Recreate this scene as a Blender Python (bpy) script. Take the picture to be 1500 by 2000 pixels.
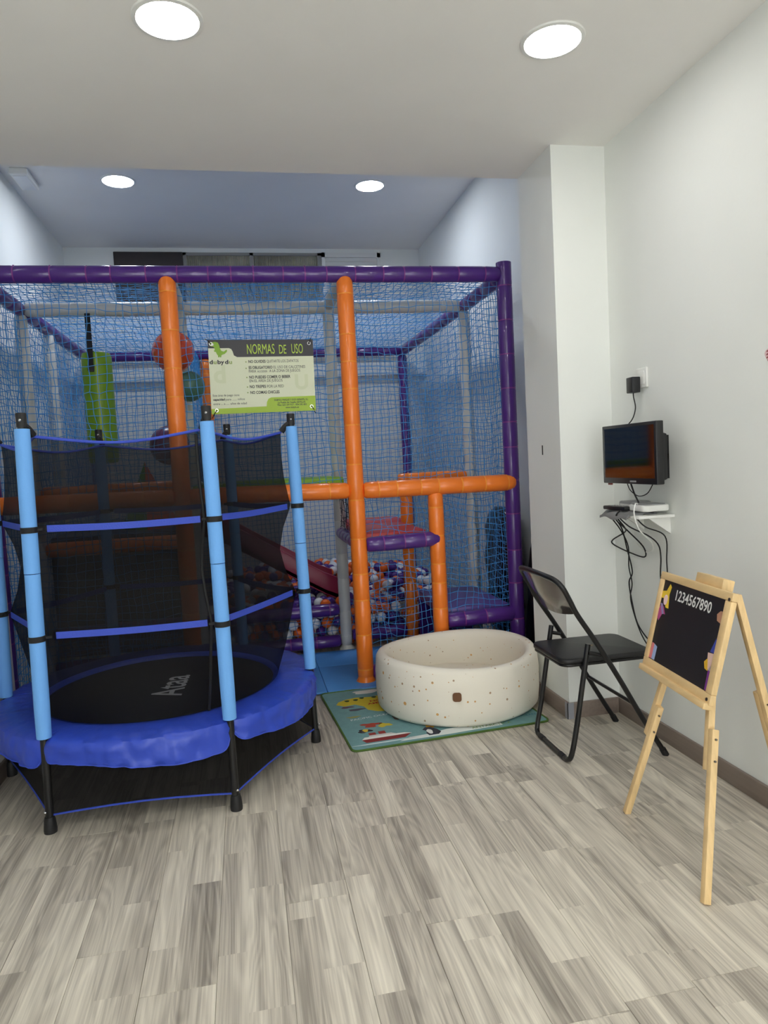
import bpy, bmesh, math, random
import numpy as np
from mathutils import Vector, Matrix, Euler, noise

for o in list(bpy.data.objects): bpy.data.objects.remove(o)
SC = bpy.context.scene
COL = SC.collection
rnd = random.Random(7)
PI = math.pi
V = Vector

# ------------------------------------------------------------------ camera, world, exposure
Rm = ((0.97956340, -0.06455773, 0.19049370), (-0.19430070, -0.05892415, 0.97917066), (-0.05198836, -0.99617280, -0.07026355))
cam = bpy.data.cameras.new('camera'); camo = bpy.data.objects.new('camera', cam); COL.objects.link(camo)
cam.sensor_fit = 'HORIZONTAL'; cam.sensor_width = 36.0; cam.lens = 1378.0 * 36.0 / 1500.0
cam.clip_start = 0.05; cam.clip_end = 60
camo.matrix_world = Matrix(((Rm[0][0], -Rm[0][1], -Rm[0][2], 0), (Rm[1][0], -Rm[1][1], -Rm[1][2], 0), (Rm[2][0], -Rm[2][1], -Rm[2][2], 1.35), (0, 0, 0, 1)))
SC.camera = camo
w = bpy.data.worlds.new('world'); SC.world = w; w.use_nodes = True
w.node_tree.nodes['Background'].inputs[0].default_value = (0.95, 0.985, 1.0, 1); w.node_tree.nodes['Background'].inputs[1].default_value = 2.5   # overcast daylight, enters through the shopfront added behind the viewer
vs = SC.view_settings
vs.view_transform = 'Standard'; vs.look = 'None'; vs.gamma = 1; vs.use_curve_mapping = False
vs.exposure = 1.06
SC.cycles.diffuse_bounces = 8; SC.cycles.max_bounces = 14
LAMP_FRONT = 24.5
LAMP_BACK = 64.0

# ------------------------------------------------------------------ helpers
def lin(c):
    return tuple((x / 255.0 / 12.92) if x / 255.0 <= 0.04045 else ((x / 255.0 + 0.055) / 1.055) ** 2.4 for x in c) + (1.0,)

def nd(nt, typ, **kw):
    n = nt.nodes.new(typ)
    for k, v in kw.items(): setattr(n, k, v)
    return n

def mat(name, rgb, rough=0.5, metal=0.0, var=0.0, vscale=6.0, bump=0.0, bscale=60.0, coat=0.0, emit=0.0, alpha=1.0, spec=0.5, stretch=None):
    m = bpy.data.materials.new(name); m.use_nodes = True; nt = m.node_tree
    b = nt.nodes['Principled BSDF']
    c = lin(rgb)
    b.inputs['Base Color'].default_value = c
    b.inputs['Roughness'].default_value = rough
    b.inputs['Metallic'].default_value = metal
    b.inputs['Specular IOR Level'].default_value = spec
    if coat: b.inputs['Coat Weight'].default_value = coat; b.inputs['Coat Roughness'].default_value = 0.08
    if emit:
        b.inputs['Emission Color'].default_value = c; b.inputs['Emission Strength'].default_value = emit
    if alpha < 1: b.inputs['Alpha'].default_value = alpha
    if var or bump:
        tc = nd(nt, 'ShaderNodeTexCoord')
        vec = tc.outputs['Object']
        if stretch:
            mp = nd(nt, 'ShaderNodeMapping'); mp.inputs['Scale'].default_value = stretch
            nt.links.new(vec, mp.inputs['Vector']); vec = mp.outputs['Vector']
    if var:
        n = nd(nt, 'ShaderNodeTexNoise'); n.inputs['Scale'].default_value = vscale; n.inputs['Detail'].default_value = 5
        nt.links.new(vec, n.inputs['Vector'])
        r = nd(nt, 'ShaderNodeValToRGB')
        r.color_ramp.elements[0].position = 0.3; r.color_ramp.elements[1].position = 0.7
        r.color_ramp.elements[0].color = tuple(x * (1 - var) for x in c[:3]) + (1,)
        r.color_ramp.elements[1].color = tuple(min(1, x * (1 + var)) for x in c[:3]) + (1,)
        nt.links.new(n.outputs[0], r.inputs[0]); nt.links.new(r.outputs[0], b.inputs['Base Color'])
    if bump:
        n = nd(nt, 'ShaderNodeTexNoise'); n.inputs['Scale'].default_value = bscale; n.inputs['Detail'].default_value = 3
        nt.links.new(vec, n.inputs['Vector'])
        bp = nd(nt, 'ShaderNodeBump'); bp.inputs['Strength'].default_value = bump; bp.inputs['Distance'].default_value = 0.01
        nt.links.new(n.outputs[0], bp.inputs['Height']); nt.links.new(bp.outputs[0], b.inputs['Normal'])
    return m

def mesh_fabric(name, rgb, opacity):
    """sheer woven mesh: part of the light passes between the threads"""
    m = bpy.data.materials.new(name); m.use_nodes = True; nt = m.node_tree
    b = nt.nodes['Principled BSDF']; out = nt.nodes['Material Output']
    b.inputs['Base Color'].default_value = lin(rgb); b.inputs['Roughness'].default_value = 0.7; b.inputs['Specular IOR Level'].default_value = 0.2
    t = nd(nt, 'ShaderNodeBsdfTransparent'); mx = nd(nt, 'ShaderNodeMixShader')
    mx.inputs[0].default_value = opacity
    nt.links.new(t.outputs[0], mx.inputs[1]); nt.links.new(b.outputs[0], mx.inputs[2]); nt.links.new(mx.outputs[0], out.inputs['Surface'])
    return m

def wood_floor_mat(name, world=False):
    m = bpy.data.materials.new(name); m.use_nodes = True; nt = m.node_tree; L = nt.links.new
    b = nt.nodes['Principled BSDF']
    def math_(op, a, b_=None):
        n = nd(nt, 'ShaderNodeMath', operation=op)
        for i, v in enumerate((a, b_)):
            if v is None: continue
            if isinstance(v, (int, float)): n.inputs[i].default_value = v
            else: L(v, n.inputs[i])
        return n.outputs[0]
    tc = nd(nt, 'ShaderNodeTexCoord'); sp = nd(nt, 'ShaderNodeSeparateXYZ'); L(tc.outputs['Object'], sp.inputs[0])
    oi = nd(nt, 'ShaderNodeObjectInfo'); rr = oi.outputs['Random']
    x, y = sp.outputs[0], sp.outputs[1]
    if world:
        col = math_('FLOOR', math_('DIVIDE', math_('SUBTRACT', x, 0.04), 0.1975))
        wn0 = nd(nt, 'ShaderNodeTexWhiteNoise', noise_dimensions='1D'); L(col, wn0.inputs['W']); rr = wn0.outputs[0]
        x = math_('SUBTRACT', math_('SUBTRACT', x, 0.04), math_('MULTIPLY', col, 0.1975)); x = math_('SUBTRACT', x, 0.0987)
    s = math_('GREATER_THAN', x, -0.0157)
    blk = math_('FLOOR', math_('DIVIDE', math_('ADD', math_('ADD', y, math_('MULTIPLY', s, 0.23)), math_('MULTIPLY', rr, 7.0)), 0.53))
    cv = nd(nt, 'ShaderNodeCombineXYZ'); L(s, cv.inputs[0]); L(blk, cv.inputs[1]); L(math_('MULTIPLY', rr, 93.0), cv.inputs[2])
    wn = nd(nt, 'ShaderNodeTexWhiteNoise', noise_dimensions='3D'); L(cv.outputs[0], wn.inputs['Vector'])
    tone = wn.outputs['Value']
    off = math_('MULTIPLY', tone, 40.0)
    # broad wavering grain and cathedral figure
    c1 = nd(nt, 'ShaderNodeCombineXYZ'); L(math_('ADD', math_('MULTIPLY', x, 9.0), off), c1.inputs[0]); L(math_('ADD', math_('MULTIPLY', y, 0.9), off), c1.inputs[1]); L(off, c1.inputs[2])
    n1 = nd(nt, 'ShaderNodeTexNoise'); n1.inputs['Scale'].default_value = 1.0; n1.inputs['Detail'].default_value = 2.0; n1.inputs['Distortion'].default_value = 0.5; L(c1.outputs[0], n1.inputs['Vector'])
    rings = math_('SINE', math_('MULTIPLY', n1.outputs[0], 85.0))
    # fine fibres
    c2 = nd(nt, 'ShaderNodeCombineXYZ'); L(math_('ADD', math_('MULTIPLY', x, 230.0), off), c2.inputs[0]); L(math_('MULTIPLY', y, 3.0), c2.inputs[1]); L(off, c2.inputs[2])
    n2 = nd(nt, 'ShaderNodeTexNoise'); n2.inputs['Scale'].default_value = 1.0; n2.inputs['Detail'].default_value = 4.0; L(c2.outputs[0], n2.inputs['Vector'])
    # broad streaks
    c3 = nd(nt, 'ShaderNodeCombineXYZ'); L(math_('ADD', math_('MULTIPLY', x, 26.0), off), c3.inputs[0]); L(math_('MULTIPLY', y, 0.7), c3.inputs[1]); L(off, c3.inputs[2])
    n3 = nd(nt, 'ShaderNodeTexNoise'); n3.inputs['Scale'].default_value = 1.0; n3.inputs['Detail'].default_value = 2.0; n3.inputs['Distortion'].default_value = 0.3; L(c3.outputs[0], n3.inputs['Vector'])
    f = math_('ADD', math_('MULTIPLY', math_('SUBTRACT', tone, 0.5), 0.25), 0.59)
    f = math_('ADD', f, math_('MULTIPLY', rings, 0.07))
    f = math_('ADD', f, math_('MULTIPLY', math_('SUBTRACT', n2.outputs[0], 0.5), 0.62))
    f = math_('ADD', f, math_('MULTIPLY', math_('SUBTRACT', n3.outputs[0], 0.5), 1.0))
    r = nd(nt, 'ShaderNodeValToRGB'); L(f, r.inputs[0])
    e = r.color_ramp.elements
    e[0].position = 0.0; e[0].color = lin((112, 105, 97)); e[1].position = 1.0; e[1].color = lin((232, 224, 208))
    q = e.new(0.35); q.color = lin((158, 150, 139)); q = e.new(0.62); q.color = lin((196, 188, 174))
    L(r.outputs[0], b.inputs['Base Color'])
    b.inputs['Roughness'].default_value = 0.42; b.inputs['Specular IOR Level'].default_value = 0.4
    bp = nd(nt, 'ShaderNodeBump'); bp.inputs['Strength'].default_value = 0.12; bp.inputs['Distance'].default_value = 0.003
    L(n2.outputs[0], bp.inputs['Height']); L(bp.outputs[0], b.inputs['Normal'])
    return m

def pine_mat(name):
    m = mat(name, (226, 194, 142), 0.5, var=0.16, vscale=1.0, stretch=(30, 30, 30))
    nt = m.node_tree
    for n in nt.nodes:
        if n.type == 'MAPPING': n.inputs['Scale'].default_value = (45, 5, 9)
    return m

def spots_mat(name):
    """cream jersey with printed ochre speckles"""
    m = bpy.data.materials.new(name); m.use_nodes = True; nt = m.node_tree; L = nt.links.new
    b = nt.nodes['Principled BSDF']; b.inputs['Roughness'].default_value = 0.85; b.inputs['Specular IOR Level'].default_value = 0.15
    tc = nd(nt, 'ShaderNodeTexCoord')
    base = None
    prev = lin((238, 232, 218))
    sock = None
    for sc_, thr, colr in ((14.0, 0.085, (214, 166, 104)), (22.0, 0.085, (176, 150, 122)), (27.0, 0.085, (205, 155, 98))):
        v = nd(nt, 'ShaderNodeTexVoronoi'); v.inputs['Scale'].default_value = sc_
        L(tc.outputs['Object'], v.inputs['Vector'])
        sepc = nd(nt, 'ShaderNodeSeparateColor'); L(v.outputs['Color'], sepc.inputs[0])
        mul = nd(nt, 'ShaderNodeMath', operation='MULTIPLY'); L(sepc.outputs[0], mul.inputs[0]); mul.inputs[1].default_value = thr * 1.6
        lt = nd(nt, 'ShaderNodeMath', operation='LESS_THAN'); L(v.outputs['Distance'], lt.inputs[0]); L(mul.outputs[0], lt.inputs[1])
        mx = nd(nt, 'ShaderNodeMix', data_type='RGBA'); L(lt.outputs[0], mx.inputs[0])
        if sock is None: mx.inputs[6].default_value = prev
        else: L(sock, mx.inputs[6])
        mx.inputs[7].default_value = lin(colr); sock = mx.outputs[2]
    L(sock, b.inputs['Base Color'])
    n = nd(nt, 'ShaderNodeTexNoise'); n.inputs['Scale'].default_value = 9; L(tc.outputs['Object'], n.inputs['Vector'])
    bp = nd(nt, 'ShaderNodeBump'); bp.inputs['Strength'].default_value = 0.25; bp.inputs['Distance'].default_value = 0.01; L(n.outputs[0], bp.inputs['Height']); L(bp.outputs[0], b.inputs['Normal'])
    return m

def ribbed_glass(name):
    m = mat(name, (176, 172, 152), 0.12, var=0.35, vscale=5, spec=0.8)
    nt = m.node_tree; L = nt.links.new
    wv = nd(nt, 'ShaderNodeTexWave', wave_type='BANDS', bands_direction='X'); wv.inputs['Scale'].default_value = 16
    tc = nd(nt, 'ShaderNodeTexCoord'); L(tc.outputs['Object'], wv.inputs['Vector'])
    bp = nd(nt, 'ShaderNodeBump'); bp.inputs['Strength'].default_value = 0.8; bp.inputs['Distance'].default_value = 0.02
    L(wv.outputs[0], bp.inputs['Height']); L(bp.outputs[0], nt.nodes['Principled BSDF'].inputs['Normal'])
    return m

WORLD = {}
class MB:
    def __init__(s): s.v = []; s.f = []; s.mi = []
    def add(s, vs_, fs, mi=0):
        o = len(s.v); s.v += [tuple(p) for p in vs_]; s.f += [tuple(i + o for i in f) for f in fs]; s.mi += [mi] * len(fs); return s
    def box(s, x0, x1, y0, y1, z0, z1, M=None, mi=0):
        p = [V((x, y, z)) for x in (x0, x1) for y in (y0, y1) for z in (z0, z1)]
        if M is not None: p = [M @ q for q in p]
        return s.add(p, [(0, 1, 3, 2), (4, 6, 7, 5), (0, 4, 5, 1), (2, 3, 7, 6), (0, 2, 6, 4), (1, 5, 7, 3)], mi)
    def tube(s, pts, r, n=10, caps=True, mi=0):
        pts = [V(p) for p in pts]; rs = r if isinstance(r, (list, tuple)) else [r] * len(pts)
        vs_ = []; fs = []; prev = None
        for i, p in enumerate(pts):
            t = (pts[min(i + 1, len(pts) - 1)] - pts[max(i - 1, 0)]).normalized()
            if prev is None:
                a = V((0, 0, 1)) if abs(t.z) < 0.9 else V((1, 0, 0)); a = (a - t * a.dot(t)).normalized()
            else: a = (prev - t * prev.dot(t)).normalized()
            prev = a; b = t.cross(a)
            for k in range(n):
                an = 2 * PI * k / n; vs_.append(p + (a * math.cos(an) + b * math.sin(an)) * rs[i])
        for i in range(len(pts) - 1):
            for k in range(n): fs.append((i * n + k, i * n + (k + 1) % n, (i + 1) * n + (k + 1) % n, (i + 1) * n + k))
        if caps: fs.append(tuple(range(n - 1, -1, -1))); fs.append(tuple((len(pts) - 1) * n + k for k in range(n)))
        return s.add(vs_, fs, mi)
    def lathe(s, prof, n=32, c=(0, 0, 0), mi=0, close=False):
        vs_ = []; fs = []
        for r, z in prof:
            for k in range(n):
                a = 2 * PI * k / n; vs_.append((c[0] + r * math.cos(a), c[1] + r * math.sin(a), c[2] + z))
        m_ = len(prof)
        for i in range(m_ if close else m_ - 1):
            j = (i + 1) % m_
            for k in range(n): fs.append((i * n + k, i * n + (k + 1) % n, j * n + (k + 1) % n, j * n + k))
        if not close: fs.append(tuple(range(n - 1, -1, -1))); fs.append(tuple((m_ - 1) * n + k for k in range(n)))
        return s.add(vs_, fs, mi)
    def poly(s, pts, M, w0=0.0, w1=None, mi=0):
        """outline in a plane (u,v); extruded from w0 to w1 along the third axis of M"""
        n = len(pts)
        if w1 is None: return s.add([M @ V((p[0], p[1], w0)) for p in pts], [tuple(range(n))], mi)
        vs_ = [M @ V((p[0], p[1], w0)) for p in pts] + [M @ V((p[0], p[1], w1)) for p in pts]
        fs = [tuple(range(n - 1, -1, -1)), tuple(range(n, 2 * n))] + [(i, (i + 1) % n, n + (i + 1) % n, n + i) for i in range(n)]
        return s.add(vs_, fs, mi)
    def ball(s, c, r, nu=16, nv=10, sc_=(1, 1, 1), mi=0):
        vs_ = [(c[0], c[1], c[2] + r * sc_[2])]; fs = []
        for j in range(1, nv):
            t = PI * j / nv
            for i in range(nu):
                a = 2 * PI * i / nu; vs_.append((c[0] + r * sc_[0] * math.sin(t) * math.cos(a), c[1] + r * sc_[1] * math.sin(t) * math.sin(a), c[2] + r * sc_[2] * math.cos(t)))
        vs_.append((c[0], c[1], c[2] - r * sc_[2])); e = len(vs_) - 1
        for i in range(nu): fs.append((0, 1 + i, 1 + (i + 1) % nu)); fs.append((e, 1 + (nv - 2) * nu + (i + 1) % nu, 1 + (nv - 2) * nu + i))
        for j in range(nv - 2):
            for i in range(nu): a = 1 + j * nu; fs.append((a + i, a + nu + i, a + nu + (i + 1) % nu, a + (i + 1) % nu))
        return s.add(vs_, fs, mi)
    def mesh(s, name, mats, origin=(0, 0, 0), bevel=0, angle=40, seg=2):
        o = V(origin); me = bpy.data.meshes.new(name)
        me.from_pydata([tuple(V(p) - o) for p in s.v], [], s.f)
        if not isinstance(mats, (list, tuple)): mats = [mats]
        for m in mats: me.materials.append(m)
        if len(mats) > 1: me.polygons.foreach_set('material_index', s.mi)
        if bevel:
            bm = bmesh.new(); bm.from_mesh(me); bmesh.ops.remove_doubles(bm, verts=bm.verts, dist=1e-6)
            es = [e for e in bm.edges if len(e.link_faces) == 2 and e.calc_face_angle(0) > 0.6]
            bmesh.ops.bevel(bm, geom=es, offset=bevel, segments=seg, affect='EDGES', profile=0.5, clamp_overlap=True); bm.to_mesh(me); bm.free()
        bm = bmesh.new(); bm.from_mesh(me); bmesh.ops.recalc_face_normals(bm, faces=bm.faces); bm.to_mesh(me); bm.free()
        me.shade_smooth(); me.set_sharp_from_angle(angle=math.radians(angle))
        return me
    def build(s, name, mats, parent=None, origin=None, bevel=0, angle=40, seg=2):
        if origin is None:
            a = np.array(s.v); origin = ((a[:, 0].min() + a[:, 0].max()) / 2, (a[:, 1].min() + a[:, 1].max()) / 2, a[:, 2].min())
        return place(name, s.mesh(name, mats, origin, bevel, angle, seg), origin, parent)

def place(name, data, loc, parent=None, rot=None):
    o = bpy.data.objects.new(name, data); COL.objects.link(o)
    o.location = loc
    if rot is not None: o.rotation_mode = 'QUATERNION'; o.rotation_quaternion = rot
    WORLD[o] = V(loc)
    if parent is not None:
        o.parent = parent; o.matrix_parent_inverse = Matrix.Translation(-WORLD[parent])
    return o

def tag(o, label, cat=None, group=None, kind=None):
    o['label'] = label
    if cat: o['category'] = cat
    if group: o['group'] = group
    if kind: o['kind'] = kind
    return o

def thing(name, loc, label, cat, group=None):
    o = place(name, None, loc); o.empty_display_size = 0.1
    return tag(o, label, cat, group)

def struct(o, label): o['label'] = label; o['kind'] = 'structure'; return o

def smooth_path(pts, n=8):
    P = [V(p) for p in pts]; P = [P[0]] + P + [P[-1]]; out = []
    for i in range(1, len(P) - 2):
        for k in range(n):
            t = k / n; a, b, c, d = P[i - 1], P[i], P[i + 1], P[i + 2]
            out.append(0.5 * ((2 * b) + (c - a) * t + (2 * a - 5 * b + 4 * c - d) * t * t + (3 * b - a - 3 * c + d) * t ** 3))
    out.append(P[-2]); return out

def frame_matrix(o, u, v):
    u = V(u).normalized(); v = V(v); v = (v - u * u.dot(v)).normalized(); n = u.cross(v)
    return Matrix(((u.x, v.x, n.x, o[0]), (u.y, v.y, n.y, o[1]), (u.z, v.z, n.z, o[2]), (0, 0, 0, 1)))

def text(name, body, size, m, parent, M, u, v, w, bold=0.0, xs=1.0, align='LEFT', shear=0.0, rot=0.0):
    cu = bpy.data.curves.new(name, 'FONT'); cu.body = body; cu.size = size; cu.offset = bold; cu.align_x = align; cu.resolution_u = 3; cu.shear = shear
    t = bpy.data.objects.new(name, cu); me = bpy.data.meshes.new_from_object(t); bpy.data.objects.remove(t); bpy.data.curves.remove(cu)
    T = M @ Matrix.Translation((u, v, w)) @ Matrix.Rotation(rot, 4, 'Z') @ Matrix.Diagonal((xs, 1, 1, 1))
    org = M @ V((u, v, w))
    me.transform(Matrix.Translation(-org) @ T); me.materials.clear(); me.materials.append(m); me.name = name
    return place(name, me, org, parent)

def arc(cx, cy, r, a0, a1, n=10, ry=None):
    ry = r if ry is None else ry
    return [(cx + r * math.cos(math.radians(a0 + (a1 - a0) * i / n)), cy + ry * math.sin(math.radians(a0 + (a1 - a0) * i / n))) for i in range(n + 1)]

def rrect(x0, x1, y0, y1, r, n=5):
    return arc(x1 - r, y1 - r, r, 0, 90, n) + arc(x0 + r, y1 - r, r, 90, 180, n) + arc(x0 + r, y0 + r, r, 180, 270, n) + arc(x1 - r, y0 + r, r, 270, 360, n)

# ------------------------------------------------------------------ materials
M_wall = mat('wall_plaster', (231, 233, 229), 0.75, var=0.02, vscale=1.5, bump=0.06, bscale=25)
M_ceil = mat('ceiling_paint', (236, 234, 230), 0.85, var=0.02, vscale=2, bump=0.04, bscale=18)
M_plank = wood_floor_mat('grey_oak_plank')
M_floor = wood_floor_mat('grey_oak_floor', True)
M_base = mat('skirting_laminate', (134, 120, 111), 0.45, var=0.10, vscale=3, stretch=(20, 1, 20))
M_orange = mat('orange_vinyl', (252, 132, 44), 0.28, bump=0.10, bscale=45, coat=0.08)
M_purple = mat('purple_vinyl', (80, 38, 128), 0.28, bump=0.12, bscale=40, coat=0.4)
M_whitef = mat('white_vinyl', (205, 205, 200), 0.35, bump=0.1, bscale=40)
M_tie_o = mat('orange_tie', (255, 158, 52), 0.45)
M_tie_p = mat('plum_tie', (134, 58, 138), 0.45)
M_tie_w = mat('white_tie', (214, 214, 208), 0.45)
M_net = mat('blue_net_cord', (66, 150, 218), 0.7)
M_netd = mat('dark_net_cord', (30, 44, 62), 0.8)
M_lime = mat('lime_vinyl', (128, 178, 30), 0.4, bump=0.08, bscale=30)
M_red = mat('red_vinyl', (196, 40, 40), 0.35, bump=0.08, bscale=30)
M_lilac = mat('violet_vinyl_deck', (96, 76, 150), 0.35, bump=0.08, bscale=30)
M_slide = mat('maroon_slide', (150, 32, 70), 0.35)
M_mat_b = mat('blue_foam_mat', (76, 146, 220), 0.45, bump=0.25, bscale=90)
M_black = mat('black_metal', (17, 17, 19), 0.35)
M_blackm = mat('black_matte', (16, 16, 18), 0.7)
M_rubber = mat('black_rubber', (22, 22, 24), 0.6)
M_chrome = mat('chrome', (200, 200, 200), 0.2, metal=1)
M_sleeve = mat('light_blue_foam', (110, 172, 240), 0.7, bump=0.1, bscale=150)
M_pad = mat('royal_blue_pvc', (44, 72, 186), 0.38, var=0.06, vscale=10, bump=0.6, bscale=9)
M_webbing = mat('blue_webbing', (54, 78, 190), 0.6, bump=0.2, bscale=200)
M_tnet = mesh_fabric('black_mesh_netting', (14, 13, 14), 0.655)
M_skirt = mesh_fabric('black_mesh_skirt', (16, 14, 13), 0.86)
M_tmat = mat('black_woven_mat', (15, 15, 17), 0.65, bump=0.1, bscale=300)
M_print_w = mat('white_print', (225, 225, 222), 0.6)
M_print_grey = mat('grey_print', (226, 227, 229), 0.6)
M_pit = spots_mat('speckled_cream_jersey')
M_leather = mat('brown_leather', (110, 72, 42), 0.6)
M_pine = pine_mat('pine_wood')
M_chalk = mat('chalkboard', (24, 22, 27), 0.55)
M_seat = mat('black_leatherette', (24, 24, 26), 0.45, bump=0.08, bscale=120)
M_bplast = mat('smoked_brown_plastic', (78, 70, 64), 0.16, coat=0.5)
M_screen = mat('tv_screen', (10, 10, 14), 0.06, coat=0.3)
M_tvbody = mat('tv_plastic', (24, 24, 26), 0.4)
M_white = mat('white_plastic', (228, 228, 224), 0.4)
M_greyp = mat('grey_plastic', (150, 150, 150), 0.5)
M_greyc = mat('grey_cloth', (122, 122, 122), 0.9, bump=0.5, bscale=25)
M_bag = mat('black_plastic_sack', (14, 14, 16), 0.28, bump=0.8, bscale=14)
M_tarp = mat('grey_tarp', (92, 90, 96), 0.4, bump=0.3, bscale=8)
M_bolt = mat('bolt_metal', (120, 116, 110), 0.35, metal=1)

# ------------------------------------------------------------------ room
ZC, ZB = 2.836, 3.53
XR, XL, XRB, XLB, YB, YP0, YP1, YR = 1.83, -1.17, 1.92, -1.545, 7.26, 3.283, 3.695, -2.3
floor = struct(MB().box(-1.75, 2.15, YR - 0.1, YB + 0.1, -0.12, -0.0085).build('floor', M_floor, origin=(0, 0, 0)), 'grey oak laminate floor of narrow planks')
struct(MB().box(XL - 0.3, 2.15, YR, YP1, ZC, ZB + 0.12).build('ceiling', M_ceil), 'lower grey white ceiling over the front of the room')
struct(MB().box(XLB - 0.2, XRB + 0.2, YP1, YB + 0.1, ZB, ZB + 0.12).build('ceiling', M_ceil), 'higher ceiling at the back above the play frame')
struct(MB().box(XR, XR + 0.25, YR, YP0, -0.0085, ZC).build('wall_right', M_wall), 'white right wall with television and socket')
struct(MB().box(1.548, XR + 0.25, YP0, YP1, -0.0085, ZC).build('wall_pillar', M_wall), 'white wall pillar beside the play frame')
struct(MB().box(XRB, XRB + 0.2, YP1, YB + 0.1, -0.0085, ZB).build('wall_right_back', M_wall), 'white right wall behind the play frame')
struct(MB().box(XL - 0.4, XL, YR, YP1, -0.0085, ZC).build('wall_left', M_wall), 'white left wall beside the trampoline')
struct(MB().box(XLB - 0.2, XLB, YP1, YB + 0.1, -0.0085, ZB).build('wall_left_back', M_wall), 'white left wall behind the play frame')
SX0, SX1, SZ0, SZ1 = -0.95, 1.62, 0.08, 2.45  # unseen shopfront, added so daylight brightens the room from behind the viewer
b = MB(); b.box(XLB - 0.2, SX0, YR - 0.15, YR, -0.0085, ZB); b.box(SX1, XRB + 0.2, YR - 0.15, YR, -0.0085, ZB); b.box(SX0, SX1, YR - 0.15, YR, SZ1, ZB); b.box(SX0, SX1, YR - 0.15, YR, -0.0085, SZ0)
struct(b.build('wall_front', M_wall), 'white wall behind the viewer with an opening for the added shopfront')
sf = struct(place('added_shopfront', None, (0.33, YR, SZ0)), 'unseen glazed shopfront added for light from behind the viewer')
b = MB()
for x0, x1, z0, z1 in ((SX0, SX1, SZ1 - 0.05, SZ1), (SX0, SX1, SZ0, SZ0 + 0.05), (SX0, SX0 + 0.05, SZ0, SZ1), (SX1 - 0.05, SX1, SZ0, SZ1), (-0.12, -0.07, SZ0, SZ1), (0.74, 0.79, SZ0, SZ1)): b.box(x0, x1, YR - 0.10, YR - 0.05, z0, z1)
b.build('window_frame', mat('dark_aluminium', (70, 70, 72), 0.4, metal=0.6), sf)
M_pane = mesh_fabric('clear_glass', (200, 210, 210), 0.06); M_pane.node_tree.nodes['Principled BSDF'].inputs['Roughness'].default_value = 0.05
for x0, x1 in ((SX0 + 0.05, -0.12), (-0.07, 0.74), (0.79, SX1 - 0.05)): MB().box(x0, x1, YR - 0.08, YR - 0.074, SZ0 + 0.05, SZ1 - 0.05).build('pane', M_pane, sf)
# back wall with an opening for the strip window
WX0, WX1, WZ0, WZ1 = -1.09, 1.51, 2.885, 3.49
b = MB(); b.box(XLB, WX0, YB, YB + 0.15, -0.0085, ZB); b.box(WX1, XRB, YB, YB + 0.15, -0.0085, ZB); b.box(WX0, WX1, YB, YB + 0.15, -0.0085, WZ0); b.box(WX0, WX1, YB, YB + 0.15, WZ1, ZB)
struct(b.build('wall_back', M_wall), 'white back wall with high strip window')
M_brown = mat('dark_brown_board', (58, 52, 50), 0.6, var=0.1, vscale=6)
M_frame_g = mat('grey_window_frame', (150, 150, 146), 0.5)
M_rglass = ribbed_glass('ribbed_glass')
win = struct(place('window_1', None, (0.2, YB, WZ0)), 'high strip window with ribbed glass, dark board and louvre')
b = MB()
for x0, x1, z0, z1 in ((WX0, WX1, WZ1 - 0.025, WZ1), (WX0, WX1, WZ0, WZ0 + 0.025), (-0.45, -0.42, WZ0, WZ1), (0.19, 0.225, WZ0, WZ1), (0.865, 0.905, WZ0, WZ1)): b.box(x0, x1, YB + 0.005, YB + 0.06, z0, z1)
b.build('window_frame', M_frame_g, win)
for x0, x1 in ((-0.42, 0.19), (0.225, 0.865)): MB().box(x0, x1, YB + 0.03, YB + 0.04, WZ0 + 0.02, WZ1 - 0.02).build('pane', M_rglass, win)
MB().box(WX0, -0.45, YB - 0.03, YB + 0.05, WZ0, WZ1 - 0.005).build('board', M_brown, win, bevel=0.006)
b = MB(); b.box(0.905, 0.94, YB - 0.015, YB + 0.05, WZ0, WZ1); b.box(1.475, WX1, YB - 0.015, YB + 0.05, WZ0, WZ1); b.box(0.905, WX1, YB - 0.015, YB + 0.05, WZ1 - 0.045, WZ1); b.box(0.905, WX1, YB - 0.015, YB + 0.05, WZ0, WZ0 + 0.04)
b.box(0.905, WX1, YB + 0.052, YB + 0.07, WZ0, WZ1); lv = b.build('louvre_frame', M_white, win)  # first box is a backing added to stop daylight leaking between slats
sl = None
for k in range(12):
    z = WZ0 + 0.045 + k * 0.043
    o = MB().box(0.94, 1.475, -0.004, 0.004, -0.024, 0.024, Matrix.Translation((0, YB + 0.01, z + 0.02)) @ Matrix.Rotation(0.6, 4, 'X')).build('slat', M_white, lv)
struct(MB().box(XLB, XRB, YB - 0.10, YB, 2.24, 2.37).build('trim_1', M_wall, bevel=0.004), 'long horizontal ledge across the back wall')
# skirting
struct(MB().box(XR - 0.014, XR, YR, YP0, 0, 0.08).build('baseboard_right', M_base, bevel=0.002), 'grey brown skirting board along right wall')
struct(MB().box(1.534, XR - 0.014, YP0 - 0.014, YP0, 0, 0.08).build('baseboard_pillar', M_base, bevel=0.002), 'short grey brown skirting across the pillar front')
struct(MB().box(1.534, 1.548, YP0, YP1, 0, 0.08).build('baseboard_pillar_side', M_base, bevel=0.002), 'grey brown skirting on the pillar side behind the ball pool')
struct(MB().box(XL, XL + 0.014, YR, YP1, 0, 0.08).build('baseboard_left', M_base, bevel=0.002), 'grey brown skirting along left wall by the trampoline')
b = MB(); b.box(1.530, 1.5335, YP0 - 0.018, YP0 + 0.012, 0, 0.083); b.box(1.530, 1.565, YP0 - 0.018, YP0 - 0.0145, 0, 0.083)
struct(b.build('trim_2', mat('grey_corner_cap', (150, 152, 160), 0.4)), 'grey corner cap on the pillar skirting')
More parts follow.
